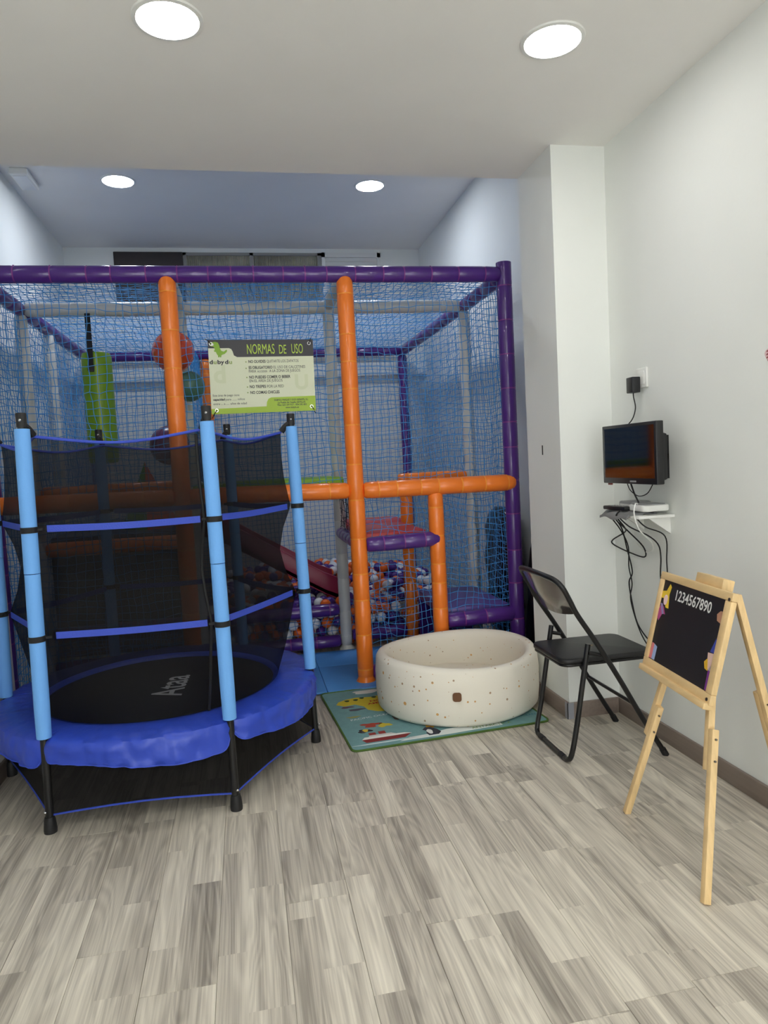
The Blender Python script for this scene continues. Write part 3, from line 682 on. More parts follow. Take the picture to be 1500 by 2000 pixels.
b = MB(); prof = [(1.0, 0.0), (1.02, 0.15), (0.96, 0.3), (0.9, 0.45), (0.86, 0.6), (0.7, 0.75), (0.5, 0.88), (0.3, 1.0), (0.12, 1.12)]; vs_ = []
for r, z in prof:
    for k in range(n):
        a = 2 * PI * k / n; q = 1 + 0.12 * math.sin(5 * a + z * 7) + 0.08 * math.sin(9 * a - z * 11); vs_.append((1.80 + (1 - r) * 0.06 + 0.072 * r * math.cos(a) * q, 4.22 + 0.10 * r * math.sin(a), z))
b.add(vs_, [(i * n + k, i * n + (k + 1) % n, (i + 1) * n + (k + 1) % n, (i + 1) * n + k) for i in range(len(prof) - 1) for k in range(n)] + [tuple(range(n - 1, -1, -1)), tuple((len(prof) - 1) * n + k for k in range(n))])
tag(b.build('plastic_sack', M_bag, angle=80), 'slim crumpled black plastic sack standing beside the purple corner post', 'sack')

# ------------------------------------------------------------------ trampoline
TC = V((-0.44, 3.425, 0)); TR = 0.70; A0 = math.radians(-2.5)
T = thing('trampoline', TC, 'round blue edged toddler trampoline with black net and light blue poles', 'trampoline')
def tp(a, r, z): return V((TC.x + r * math.cos(a), TC.y + r * math.sin(a), z))
def hexr(a, r):   # radius of the hexagon with corner radius r
    q = ((a - A0) % (PI / 3)) - PI / 6
    return r * math.cos(PI / 6) / math.cos(q)
ZP = 0.365
ring = [tp(A0 + 2 * PI * k / 48, 0.665, ZP - 0.03) for k in range(49)]
MB().tube(ring, 0.014, 10, False).build('frame_ring', M_black, T)
POLE = []
for k in range(6):
    a = A0 + k * PI / 3; ft_, tt = tp(a, 0.702, 0), tp(a, 0.672, 1.60)
    dirv = (tt - ft_)
    P = lambda z, f0=ft_.copy(), d0=dirv.copy(): f0 + d0 * (z / 1.60)
    POLE.append(P)
    lg = MB().tube([P(0.03), P(ZP)], 0.0155, 14).build('leg', M_black, T)
    MB().lathe([(0.0235, 0), (0.0245, 0.012), (0.021, 0.05), (0.0175, 0.062)], 18, P(0)).build('rubber_foot', M_rubber, lg)
    o_ = tp(a, 0.72, 0.08); MB().ball((o_.x, o_.y, 0.085), 0.006, 8, 6).build('bolt', M_chrome, lg)
    MB().tube([P(ZP - 0.02), tp(a, 0.655, ZP - 0.03)], 0.012, 10).build('bracket', M_black, lg)
    pl = MB().tube([P(ZP), P(1.60)], 0.0155, 14).build('pole', M_black, T)
    sm = [0.985, 1.0, 0.97, 1.01, 1.0, 0.99][k]
    s1 = [P(z) for z in np.linspace(ZP + 0.005, sm - 0.0015, 6)]; s2 = [P(z) for z in np.linspace(sm + 0.0015, 1.543, 6)]
    MB().tube(s1, [0.027] + [0.0285] * 4 + [0.0275], 20).build('foam_sleeve', M_sleeve, pl); MB().tube(s2, [0.0285] * 5 + [0.027], 20).build('foam_sleeve', M_sleeve, pl)
    MB().lathe([(0.0185, 0), (0.019, 0.05), (0.017, 0.053)], 16, P(1.55)).build('end_cap', M_rubber, pl)
    for zt in (1.165, 0.752):
        q = P(zt); MB().lathe([(0.0292, -0.011), (0.0312, -0.011), (0.0312, 0.011), (0.0292, 0.011)], 18, q, close=True).build('tie_strap', M_blackm, pl)
        q1, q2 = tp(a - 0.06, 0.655, zt), tp(a + 0.06, 0.655, zt)
        for qq in (q1, q2): MB().tube([q + (qq - q) * 0.25, qq], [0.007, 0.006], 6).build('tie_tab', M_blackm, pl)
    q = P(1.548); qq = tp(a, 0.625, 1.52)
    MB().tube(smooth_path([q + V((0, 0, 0.012)), (q + qq) / 2 + V((0, 0, 0.012)), qq]), [0.014] * 17, 8).build('net_tie', M_blackm, pl)
    qb = P(1.575); MB().ball(tuple(qb + V((0.0, -0.018, 0))), 0.006, 8, 6).build('bolt', M_chrome, pl)
# mat
MB().lathe([(0.535, ZP - 0.022), (0.535, ZP - 0.017)], 64, (TC.x, TC.y, 0)).build('jumping_mat', M_tmat, T)
jm = [o for o in T.children if o.name.startswith('jumping_mat')][0]
text('lettering', 'Ataa', 0.20, M_print_grey, jm, frame_matrix((TC.x + 0.095, TC.y - 0.17, ZP - 0.0165), (0.05, 1, 0), (-1, 0.05, 0)), 0, 0, 0, 0.0025, 0.86)
# padded rim: six panels with hanging flaps
for k in range(6):
    a0 = A0 + k * PI / 3; na = 64
    b = MB(); rows = []
    for i in range(na + 1):
        s = i / na; a = a0 + PI / 3 * s
        e = min(s, 1 - s); ero = min(1.0, e / 0.10)
        rout = 0.716 if ero >= 1 else 0.686 + 0.030 * math.sqrt(max(0, 1 - (1 - ero) ** 2))
        drop = (0.086 + 0.016 * math.sin(5 * s + k)) * math.sqrt(max(0.0, 1 - (1 - min(1, e / 0.07)) ** 2))
        def wr(q, amp): return amp * (noise.noise((s * 9 + k * 7.3, q * 2.2 + s * 3, 1.7)) + 0.7 * noise.noise((s * 23 + k * 3.1, q * 5 - s * 8, 4.2)))
        row = [tp(a, 0.515, ZP - 0.012), tp(a, 0.527, ZP + 0.003), tp(a, 0.57, ZP + 0.008 + wr(0, 0.002)), tp(a, 0.63, ZP + 0.008 + wr(0.3, 0.004)), tp(a, rout - 0.03, ZP + 0.003 + wr(0.6, 0.006)), tp(a, rout - 0.005, ZP - 0.004 + wr(0.9, 0.007))]
        for q in (0.12, 0.35, 0.6, 0.8, 1.0): row.append(tp(a, rout + 0.003 + wr(1 + q, 0.012), ZP - 0.012 - drop * q))
        rows.append(row)
    nr = len(rows[0]); top = [p for r in rows for p in r]; bot = [p + (TC + V((0, 0, p.z)) - p).normalized() * (0.006 if j % nr > 5 else 0) - V((0, 0, 0.010 if j % nr <= 5 else 0.003)) for j, p in enumerate(top)]
    N = len(top); fs = []
    for i in range(na):
        for j in range(nr - 1):
            q = (i * nr + j, (i + 1) * nr + j, (i + 1) * nr + j + 1, i * nr + j + 1); fs.append(q); fs.append(tuple(x + N for x in q[::-1]))
        fs.append((i * nr, i * nr + N, (i + 1) * nr + N, (i + 1) * nr)); j = nr - 1; fs.append((i * nr + j, (i + 1) * nr + j, (i + 1) * nr + j + N, i * nr + j + N))
    for i in (0, na):
        for j in range(nr - 1):
            q = (i * nr + j, i * nr + j + 1, i * nr + j + 1 + N, i * nr + j + N); fs.append(q if i == 0 else q[::-1])
    b.add(top + bot, fs); pd = b.build('rim_pad', M_pad, T, angle=50)
    MB().tube([r[-1] for r in rows], 0.0028, 6).build('piping', M_webbing, pd)
# enclosure net
def net_r(a, z):
    q = ((a - A0) % (PI / 3)) / (PI / 3); mid = math.sin(q * PI)
    zs = [0.352, 0.5, 0.64, 0.752, 0.86, 0.96, 1.06, 1.165, 1.30, 1.42, 1.53]; rr_ = [0.535, 0.585, 0.620, 0.648, 0.605, 0.585, 0.605, 0.648, 0.625, 0.618, 0.622]
    r = np.interp(z, zs, rr_)
    chord = math.cos(PI / 6) / math.cos((q - 0.5) * PI / 3)
    f_ = 0 if z < 0.36 else min(1, (z - 0.36) / 0.25)
    return r * (1 - f_ + f_ * chord) - 0.012 * mid * f_
na, nz = 96, 44; vs_ = []
for i in range(na):
    a = A0 + 2 * PI * i / na; q = ((a - A0) % (PI / 3)) / (PI / 3)
    ztop = 1.515 - 0.035 * math.sin(q * PI)
    for j in range(nz + 1):
        z = 0.352 + (ztop - 0.352) * j / nz
        vs_.append(tp(a, net_r(a, z), z))
b = MB().add(vs_, [(i * (nz + 1) + j, ((i + 1) % na) * (nz + 1) + j, ((i + 1) % na) * (nz + 1) + j + 1, i * (nz + 1) + j + 1) for i in range(na) for j in range(nz)])
b.build('enclosure_net', M_tnet, T, angle=80)
en = [tp(A0 + 2 * PI * i / na, net_r(A0 + 2 * PI * i / na, 1.5) + 0.001, 1.516 - 0.035 * math.sin((((2 * PI * i / na) % (PI / 3)) / (PI / 3)) * PI)) for i in range(na + 1)]
MB().tube(en, 0.0058, 8, False).build('top_binding', M_webbing, T)
for zt in (1.165, 0.752):
    for k in range(6):
        a0 = A0 + k * PI / 3; pts = []
        b = MB(); vs_ = []
        for i in range(13):
            a = a0 + 0.058 + (PI / 3 - 0.116) * i / 12; r = net_r(a, zt) + 0.004; dz = -0.006 * math.sin(PI * i / 12)
            for rr_, zz in ((r, -0.013), (r + 0.003, -0.013), (r + 0.003, 0.013), (r, 0.013)): vs_.append(tp(a, rr_, zt + zz + dz))
        b.add(vs_, [(i * 4 + m_, i * 4 + (m_ + 1) % 4, i * 4 + 4 + (m_ + 1) % 4, i * 4 + 4 + m_) for i in range(12) for m_ in range(4)] + [(3, 2, 1, 0), (48, 49, 50, 51)])
        b.build('webbing_strap', M_webbing, T)
# zip door line next to the front pole
pts = [tp(A0 - math.radians(62), net_r(A0 - math.radians(62), z) + 0.006, z) for z in np.linspace(0.37, 1.50, 24)]
MB().tube(pts, 0.006, 6).build('zip', M_blackm, T)
# skirt
vs_ = []; nh = 6
for k in range(6):
    for i in range(nh):
        q = i / nh; a_, b_ = POLE[k](0.06), POLE[(k + 1) % 6](0.06); lo = a_.lerp(b_, q); lo.z = 0.066 + 0.014 * math.sin(q * PI)
        a_, b_ = POLE[k](0.335), POLE[(k + 1) % 6](0.335); hi = a_.lerp(b_, q)
        vs_ += [hi, lo]
N = 6 * nh
MB().add(vs_, [(2 * i, 2 * i + 1, (2 * i + 3) % (2 * N), (2 * i + 2) % (2 * N)) for i in range(N)]).build('skirt', M_skirt, T)
MB().tube([vs_[(2 * i + 1) % (2 * N)] for i in range(N + 1)], 0.0042, 6, False).build('skirt_binding', M_webbing, T)

# ------------------------------------------------------------------ map rug and ball pool
RG = frame_matrix((0.415, 3.200, 0), (1, 0.066, 0), (-0.03, 1, 0))
t = thing('map_rug', (0.93, 3.65, 0), 'green edged world map play rug under the cream ball pool', 'rug')
M_rug = mat('rug_sea', (116, 158, 160), 0.95, var=0.06, vscale=30, bump=0.3, bscale=250); M_rug_g = mat('rug_green_binding', (74, 104, 40), 0.9, bump=0.3, bscale=200)
RW, RH = 1.02, 0.885
MB().poly(rrect(0, RW, 0, RH, 0.03), RG, 0.0005, 0.006).build('pile', M_rug, t)
q = rrect(0, RW, 0, RH, 0.03); MB().tube([RG @ V((p[0], p[1], 0.005)) for p in q + [q[0]]], 0.0055, 8, False).build('binding', M_rug_g, t)
def rp(name, pts, rgb, w=0.0066): return MB().poly(pts, RG, 0.004, w).build(name, mat('rug_ink', rgb, 0.95), t)
def blob(cx, cy, rx, ry, n=22, am=0.15, sd=0, rot=0.0):
    return [(cx + (rx * math.cos(q) * math.cos(rot) - ry * math.sin(q) * math.sin(rot)) * (1 + am * math.sin(3 * q + sd) + am * 0.7 * math.sin(5 * q + 2 * sd)), cy + (rx * math.cos(q) * math.sin(rot) + ry * math.sin(q) * math.cos(rot)) * (1 + am * math.sin(3 * q + sd) + am * 0.7 * math.sin(5 * q + 2 * sd))) for q in np.linspace(0, 2 * PI, n, endpoint=False)]
rp('printed_land', [(0.07, 0.70), (0.05, 0.66), (0.09, 0.62), (0.15, 0.63), (0.19, 0.58), (0.20, 0.52), (0.24, 0.48), (0.29, 0.46), (0.33, 0.41), (0.36, 0.40), (0.40, 0.47), (0.42, 0.55), (0.46, 0.62), (0.44, 0.70), (0.36, 0.74), (0.26, 0.72), (0.18, 0.74), (0.12, 0.73)], (206, 186, 52))
rp('printed_land', blob(0.27, 0.82, 0.09, 0.03, sd=1), (218, 220, 214)); rp('printed_land', [(0.33, 0.40), (0.38, 0.36), (0.46, 0.32), (0.50, 0.24), (0.47, 0.17), (0.43, 0.12), (0.41, 0.13), (0.42, 0.20), (0.38, 0.28), (0.33, 0.35)], (222, 168, 50))
rp('printed_ice', [(0.24, 0.035), (0.30, 0.065), (0.40, 0.07), (0.50, 0.095), (0.62, 0.10), (0.78, 0.085), (0.78, 0.04), (0.50, 0.03)], (222, 228, 226))
for cx, cy in ((0.12, 0.70), (0.17, 0.70), (0.21, 0.72), (0.28, 0.71)): rp('printed_tree', blob(cx, cy, 0.014, 0.014, 14, 0.1), (58, 78, 38), 0.007)
rp('printed_canoe', blob(0.10, 0.60, 0.035, 0.014, sd=2), (104, 84, 96)); rp('printed_whale', blob(0.14, 0.545, 0.045, 0.016, sd=1.2), (84, 86, 96)); rp('printed_dolphin', blob(0.10, 0.44, 0.035, 0.012, sd=0.3), (150, 152, 92)); rp('printed_turtle', blob(0.31, 0.345, 0.018, 0.03, sd=1.0), (96, 72, 58))
rp('printed_bird', blob(0.16, 0.295, 0.045, 0.028, am=0.3, sd=0.6), (168, 66, 50)); rp('printed_fish', blob(0.11, 0.225, 0.036, 0.02, am=0.2, sd=2), (48, 44, 48)); rp('printed_fish', blob(0.115, 0.23, 0.014, 0.018, am=0.1), (210, 180, 60), 0.0072); rp('printed_reef', blob(0.225, 0.27, 0.035, 0.025, am=0.25, sd=2.4), (204, 184, 60))
rp('printed_ship', [(0.085, 0.075), (0.28, 0.075), (0.32, 0.115), (0.07, 0.115)], (132, 44, 44)); rp('printed_ship', [(0.07, 0.115), (0.325, 0.118), (0.29, 0.135), (0.09, 0.142)], (232, 230, 224)); rp('printed_ship', [(0.11, 0.142), (0.25, 0.138), (0.23, 0.158), (0.12, 0.16)], (206, 202, 196)); rp('printed_ship', [(0.12, 0.16), (0.155, 0.16), (0.155, 0.19), (0.12, 0.19)], (142, 50, 44)); rp('printed_ship', [(0.17, 0.16), (0.205, 0.16), (0.205, 0.195), (0.17, 0.195)], (142, 50, 44))
rp('printed_wake', blob(0.17, 0.055, 0.15, 0.006, am=0.1), (204, 220, 220))
rp('printed_penguin', [(0.395, 0.05), (0.445, 0.05), (0.465, 0.075), (0.455, 0.115), (0.435, 0.15), (0.405, 0.155), (0.385, 0.13), (0.40, 0.11), (0.39, 0.08)], (50, 50, 62), 0.0072); rp('printed_penguin', blob(0.412, 0.095, 0.014, 0.03, am=0.05), (226, 226, 224), 0.0078)
M_rw = mat('rug_white_ink', (222, 232, 230), 0.95); M_rr = mat('rug_red_ink', (176, 60, 40), 0.95); M_rg = mat('rug_green_ink', (120, 150, 70), 0.95)
text('lettering', 'PACIFIC OCEAN', 0.032, M_rw, t, RG, 0.075, 0.385, 0.0068, 0.0, 1.05, rot=0.10); text('lettering', 'NORTH', 0.036, M_rr, t, RG, 0.24, 0.635, 0.0070, 0.001, 1.2, rot=0.03); text('lettering', 'AMERICA', 0.036, M_rr, t, RG, 0.22, 0.595, 0.0070, 0.001, 1.1, rot=0.03)
text('lettering', 'SOUTHERN OCEAN', 0.032, mat('rug_blue_ink', (40, 120, 140), 0.95), t, RG, 0.74, 0.11, 0.0068, 0.0, 0.9, rot=-0.03); text('lettering', 'ANTARCTICA', 0.034, M_rg, t, RG, 0.62, 0.045, 0.0070, 0.0, 1.0)

pc = (1.088, 3.725)
t = thing('ball_pool', (pc[0], pc[1], 0.012), 'round cream foam ball pool with ochre speckles on the map rug', 'ball pool')
b = MB(); n = 72; R0, R1, H0 = 0.44, 0.375, 0.305
prof = [(R0 - 0.012, 0.013), (R0 + 0.002, 0.03), (R0 + 0.008, 0.10), (R0 + 0.008, 0.2), (R0, H0 - 0.025), (R0 - 0.012, H0 - 0.006), (R0 - 0.03, H0), (R1 + 0.02, H0 - 0.001), (R1 + 0.006, H0 - 0.012), (R1, H0 - 0.04), (R1 - 0.003, 0.2), (R1, 0.055)]
vs_ = []
for r, z in prof:
    for k in range(n):
        a = 2 * PI * k / n; f_ = 1 + (0.014 * math.cos(2 * a - 0.4) - 0.006 * math.sin(3 * a)) * (0.4 + 0.6 * z / H0)
        zz = z + (0.012 * math.sin(a * 2 + 0.8)) * (z / H0) ** 2
        # gathered cloth folds near the front seam
        fa = (a + 1.86); fold = math.exp(-(fa / 0.16) ** 2) * math.exp(-((z - 0.22) / 0.05) ** 2) if r > R1 + 0.02 else 0
        vs_.append((pc[0] + (r * f_ + 0.006 * fold * math.sin(z * 190)) * math.cos(a), pc[1] + (r * f_ + 0.006 * fold * math.sin(z * 190)) * math.sin(a), zz))
b.add(vs_, [(i * n + k, i * n + (k + 1) % n, (i + 1) * n + (k + 1) % n, (i + 1) * n + k) for i in range(len(prof) - 1) for k in range(n)] + [tuple(range(n - 1, -1, -1))])
b.build('foam_ring', M_pit, t, angle=80)
b = MB(); pr = [(R1 + 0.003, 0.05), (R1 + 0.002, 0.095), (R1 - 0.02, 0.112), (0.25, 0.116), (0.1, 0.113), (0.01, 0.113)]
b.lathe(pr, 56, (pc[0], pc[1], 0)).build('base_cushion', M_pit, t, angle=80)
la = math.radians(-106.5); Mp = frame_matrix((pc[0] + (R0 + 0.0085) * math.cos(la), pc[1] + (R0 + 0.0085) * math.sin(la), 0.172), (-math.sin(la), math.cos(la), 0), (0, 0, 1))
MB().poly(rrect(-0.022, 0.022, -0.022, 0.022, 0.013), Mp, -0.004, 0.004).build('leather_patch', M_leather, t)

# ------------------------------------------------------------------ folding chair, facing the right wall
t = thing('folding_chair', (1.52, 2.955, 0), 'black metal folding chair with leatherette seat facing the wall', 'chair')
YN, YFa = 2.742, 3.168; TRr = 0.0115
def back_tube():
    side = [(1.735, 0.012), (1.63, 0.185), (1.527, 0.368), (1.43, 0.53), (1.345, 0.66), (1.312, 0.725), (1.28, 0.785)]
    near = [(x, YN, z) for x, z in side]; far = [(x, YFa, z) for x, z in side][::-1]
    ym = (YN + YFa) / 2
    return near + [(1.258, YN + 0.03, 0.815), (1.238, YN + 0.10, 0.828), (1.232, ym, 0.832), (1.238, YFa - 0.10, 0.828), (1.258, YFa - 0.03, 0.815)] + far
bt = MB().tube(smooth_path(back_tube(), 6), TRr, 12).build('back_frame', M_black, t)
for y in (YN, YFa): MB().tube([(1.742, y, 0.0), (1.725, y, 0.03)], 0.0145, 12).build('foot_cap', M_rubber, bt)
ul = [(1.402, YN + 0.028, 0.525), (1.372, YN + 0.028, 0.36), (1.338, YN + 0.028, 0.17), (1.312, YN + 0.03, 0.05), (1.303, YN + 0.05, 0.018), (1.302, YN + 0.10, 0.0125)]
ul = ul + [(x, YN + YFa - y, z) for x, y, z in ul[::-1]]
u_ = MB().tube(smooth_path(ul, 6), TRr, 12).build('leg_frame', M_black, t)
for y0_ in (YN + 0.085, YFa - 0.125): MB().tube([(1.302, y0_, 0.013), (1.302, y0_ + 0.04, 0.013)], 0.0132, 12).build('glide', M_rubber, u_)
for y in (YN + 0.014, YFa - 0.014):
    MB().tube([(1.395, y, 0.49), (1.452, y, 0.476)], 0.009, 8).build('hinge_link', M_black, t)
MB().tube([(1.598, YN, 0.245), (1.598, YFa, 0.245)], 0.008, 10).build('crossbar', M_black, t)
MB().tube([(1.39, YN + 0.028, 0.43), (1.39, YFa - 0.028, 0.43)], 0.008, 10).build('crossbar', M_black, t)
SM = frame_matrix((0, 0, 0), (1, 0, 0), (0, 1, 0))
MB().poly(rrect(1.29, 1.72, YN + 0.045, YFa - 0.045, 0.045, 6), Matrix.Translation((0, 0, 0)), 0.425, 0.437).build('seat_pan', M_black, t, bevel=0.003)
seat = MB().poly(rrect(1.285, 1.725, YN + 0.04, YFa - 0.04, 0.05, 6), Matrix.Identity(4), 0.437, 0.462).build('seat', M_seat, t, bevel=0.009, seg=3)
MB().poly(blob(1.50, 2.955, 0.016, 0.006, 16, 0.3, 1), Matrix.Identity(4), 0.4621, 0.4626).build('gold_print', mat('gold_print', (176, 150, 80), 0.5), seat)
b = MB(); nb = 14; vs_ = []
for i in range(nb + 1):
    q = i / nb; y = YN + 0.004 + (YFa - YN - 0.008) * q; dx = -0.03 * math.sin(q * PI)
    zb = 0.668 - 0.028 * math.sin(q * PI) ** 0.8; zt = 0.775 + 0.045 * math.sin(q * PI) ** 0.5
    xa = lambda z: 1.345 - (z - 0.66) * 0.52
    for z in (zb, (zb + zt) / 2, zt): vs_ += [(xa(z) + dx + 0.004, y, z), (xa(z) + dx - 0.004, y, z)]
fs = []
for i in range(nb):
    o, p = i * 6, i * 6 + 6
    for j in (0, 2): fs += [(o + j, o + j + 2, p + j + 2, p + j), (o + j + 1, p + j + 1, p + j + 3, o + j + 3)]
    fs += [(o, p, p + 1, o + 1), (o + 4, o + 5, p + 5, p + 4)]
b.add(vs_, fs); b.build('backrest', M_bplast, t, angle=70)

# ------------------------------------------------------------------ chalkboard easel
A = V((1.292, 2.345, 0)); EU = V((-0.113, -0.9936, 0)).normalized(); th = math.radians(14); EN0 = V((0.9936, -0.113, 0)).normalized()
EUP = V((0, 0, 1)) * math.cos(th) + EN0 * math.sin(th); EM = frame_matrix(A, EU, EUP)
t = thing('chalkboard_easel', (1.40, 2.05, 0), 'small pine easel with black chalkboard numbered along the top', 'easel')
UL, UR, VB, VT, FW = -0.055, 0.412, 0.555, 0.915, 0.027
d0, d1 = -0.012, 0.008
for nm, (a_, b_, c_, d_) in (('rail', (UL, UR, VT - FW, VT)), ('rail', (UL, UR, VB, VB + 0.034)), ('stile', (UL, UL + FW, VB + 0.034, VT - FW)), ('stile', (UR - FW - 0.008, UR, VB + 0.034, VT - FW))):
    MB().box(a_, b_, c_, d_, d0, d1, EM).build(nm, M_pine, t, bevel=0.003)
bd = MB().box(UL + FW - 0.004, UR - FW + 0.0, VB + 0.03, VT - FW + 0.004, -0.004, 0.001, EM).build('chalkboard', M_chalk, t)
MB().box(UL + 0.005, UR - 0.005, VB - 0.016, VB + 0.006, -0.010, 0.022, EM).build('ledge', M_pine, t, bevel=0.004)
MB().box(0.145, 0.310, VT - 0.005, VT + 0.032, -0.055, -0.014, EM).build('hinge_block', M_pine, t, bevel=0.003)
def eleg(p0, p1, sdir):
    """two overlapping pine battens with bolts; p0 foot, p1 top (plane coordinates)"""
    (u0, v0), (u1, v1) = p0, p1; dv = V((u1 - u0, v1 - v0, 0)); L_ = dv.length; dv.normalize(); nv_ = V((-dv.y, dv.x, 0))
    F = EM @ Matrix(((nv_.x, dv.x, 0, u0), (nv_.y, dv.y, 0, v0), (0, 0, 1, -0.024), (0, 0, 0, 1)))
    return F, L_
for (p0, p1, sd) in (((0.006, 0.006), (0.105, 0.62), 1), ((0.556, 0.006), (0.375, 0.62), 1)):
    F, L_ = eleg(p0, p1, sd)
    lo = 0.44 if p0[0] < 0.1 else 0.50
    lg = MB().box(-0.012, 0.012, 0, lo, -0.011, 0.011, F).build('leg', M_pine, t, bevel=0.002)
    up_ = MB().box(0.0125, 0.0345, lo - 0.125, L_, -0.011, 0.011, F).build('upper_leg', M_pine, t, bevel=0.002)
    for q in (lo - 0.095, lo - 0.03):
        MB().tube([F @ V((-0.017, q, 0)), F @ V((0.039, q, 0))], 0.0035, 8).build('bolt', M_bolt, up_)
hinge = EM @ V((0.225, 0.90, -0.035)); foot = V((1.735, 1.975, 0.0)); dv = (foot - hinge); L_ = dv.length
F = frame_matrix(hinge, V((0, -1, 0)), -dv)
F = Matrix.Translation(foot) @ Matrix.Translation(-V(foot)) @ F
F = frame_matrix(foot, V((-0.05, -1, 0)), hinge - foot)
lg = MB().box(-0.012, 0.012, 0.004, 0.56, -0.011, 0.011, F).build('leg', M_pine, t, bevel=0.002)
up_ = MB().box(0.0125, 0.0345, 0.43, L_, -0.011, 0.011, F).build('upper_leg', M_pine, t, bevel=0.002)
for q in (0.46, 0.525): MB().tube([F @ V((-0.02, q, 0)), F @ V((0.039, q, 0))], 0.0035, 8).build('bolt', M_bolt, up_)
for u, v in ((UR - 0.012, VT - 0.02), (UR - 0.016, VB + 0.018)): MB().lathe([(0.006, -0.002), (0.0055, 0.003), (0.002, 0.004)], 10).v
for u, v in ((UR - 0.012, VT - 0.022), (UR - 0.016, VB + 0.016)): MB().poly(arc(u, v, 0.0055, 0, 324, 10), EM, 0.007, 0.0105).build('screw', M_bolt, t)
text('lettering', '1234567890', 0.052, M_print_w, bd, EM, 0.062, 0.829, 0.0016, 0.0008, 0.93)
def ep(name, pts, rgb, w=0.0016): return MB().poly(pts, EM, 0.0008, w).build(name, mat('sticker_ink', rgb, 0.5), bd)
x0 = UL + FW
ep('sticker_hair', [(x0, 0.845), (x0 + 0.028, 0.85), (x0 + 0.045, 0.878), (x0 + 0.058, 0.868), (x0 + 0.052, 0.84), (x0 + 0.064, 0.79), (x0 + 0.044, 0.79), (x0 + 0.02, 0.82), (x0, 0.82)], (232, 196, 56)); ep('sticker_face', blob(x0 + 0.034, 0.817, 0.014, 0.019, 16, 0.02), (240, 206, 206), 0.0022); ep('sticker_dress', [(x0, 0.78), (x0 + 0.012, 0.80), (x0 + 0.03, 0.79), (x0 + 0.05, 0.765), (x0 + 0.03, 0.765), (x0 + 0.012, 0.735), (x0, 0.745)], (176, 72, 132)); ep('sticker_sleeve', [(x0 + 0.004, 0.80), (x0 + 0.018, 0.80), (x0 + 0.04, 0.765), (x0 + 0.028, 0.762)], (150, 140, 186), 0.0022)
x1 = UR - FW - 0.008
ep('sticker_cloud', [(x1, 0.850), (x1 - 0.02, 0.848), (x1 - 0.036, 0.835), (x1 - 0.03, 0.815), (x1, 0.808)], (190, 140, 112)); ep('sticker_hat', [(x1, 0.745), (x1 - 0.012, 0.76), (x1 - 0.03, 0.713), (x1, 0.712)], (62, 74, 168)); ep('sticker_face', [(x1, 0.712), (x1 - 0.04, 0.708), (x1 - 0.03, 0.66), (x1, 0.65)], (226, 190, 178)); ep('sticker_scarf', [(x1 - 0.05, 0.675), (x1 - 0.034, 0.69), (x1 - 0.022, 0.652), (x1 - 0.04, 0.655)], (222, 176, 50), 0.0022)
ep('sticker_flag', [(x0, 0.592), (x0 + 0.02, 0.592), (x0 + 0.022, 0.648), (x0 + 0.004, 0.65)], (226, 130, 136)); ep('sticker_flag', [(x0 + 0.02, 0.592), (x0 + 0.042, 0.592), (x0 + 0.044, 0.642), (x0 + 0.022, 0.648)], (160, 178, 216))
ep('sticker_pencil', [(x1 - 0.018, 0.592), (x1, 0.592), (x1, 0.655), (x1 - 0.02, 0.655)], (122, 50, 140)); ep('sticker_pencil', [(x1 - 0.02, 0.655), (x1, 0.655), (x1 - 0.008, 0.675)], (206, 206, 220))

# ------------------------------------------------------------------ television, shelf, cables on the right wall
t = thing('television', (1.70, 2.84, 1.19), 'small black flat television on a wall bracket', 'television')
TX, ty0, ty1, tz0, tz1 = 1.668, 2.642, 3.085, 1.198, 1.463
MB().box(TX, TX + 0.036, ty0, ty1, tz0, tz1).build('bezel', M_tvbody, t, bevel=0.004)
MB().box(TX + 0.036, TX + 0.075, ty0 + 0.03, ty1 - 0.03, tz0 + 0.015, tz1 - 0.05).build('rear_shell', M_tvbody, t, bevel=0.012)
MB().box(TX - 0.0008, TX + 0.002, ty0 + 0.014, ty1 - 0.014, tz0 + 0.026, tz1 - 0.014).build('screen', M_screen, t)
MB().box(TX - 0.001, TX + 0.001, 2.80, 2.85, tz0 + 0.008, tz0 + 0.015).build('maker_mark', M_greyp, t)
MB().box(TX + 0.004, TX + 0.014, ty1 - 0.06, ty1 - 0.035, tz0 - 0.008, tz0).build('sensor', mat('dark_red_lens', (110, 36, 30), 0.3), t)
b = MB(); b.box(1.743, 1.752, 2.70, 2.96, 1.25, 1.40); br = b.build('mount_plate', M_black, t)
b = MB(); b.box(1.752, 1.815, 2.80, 2.85, 1.29, 1.33); b.build('mount_arm', M_black, br)
b = MB(); b.box(1.806, 1.829, 2.80, 2.82, 1.215, 1.405); b.box(1.806, 1.829, 2.96, 2.98, 1.215, 1.405); b.box(1.814, 1.829, 2.80, 2.98, 1.30, 1.325); b.box(1.75, 1.812, 2.803, 2.817, 1.225, 1.245); b.box(1.75, 1.812, 2.803, 2.817, 1.35, 1.37); b.build('wall_rail', M_black, t)
t = thing('wall_shelf', (1.75, 2.9, 1.04), 'small white wall shelf under the television', 'shelf')
MB().box(1.655, 1.829, 2.765, 3.05, 1.046, 1.058).build('board', M_white, t, bevel=0.002)
for y in (2.80, 3.01): MB().add([(1.829, y, 0.97), (1.829, y, 1.046), (1.72, y, 1.046), (1.829, y + 0.012, 0.97), (1.829, y + 0.012, 1.046), (1.72, y + 0.012, 1.046)], [(0, 1, 2), (5, 4, 3), (0, 3, 4, 1), (1, 4, 5, 2), (2, 5, 3, 0)]).build('bracket', M_white, t)
b = MB(); nx, ny = 14, 20; vs_ = []
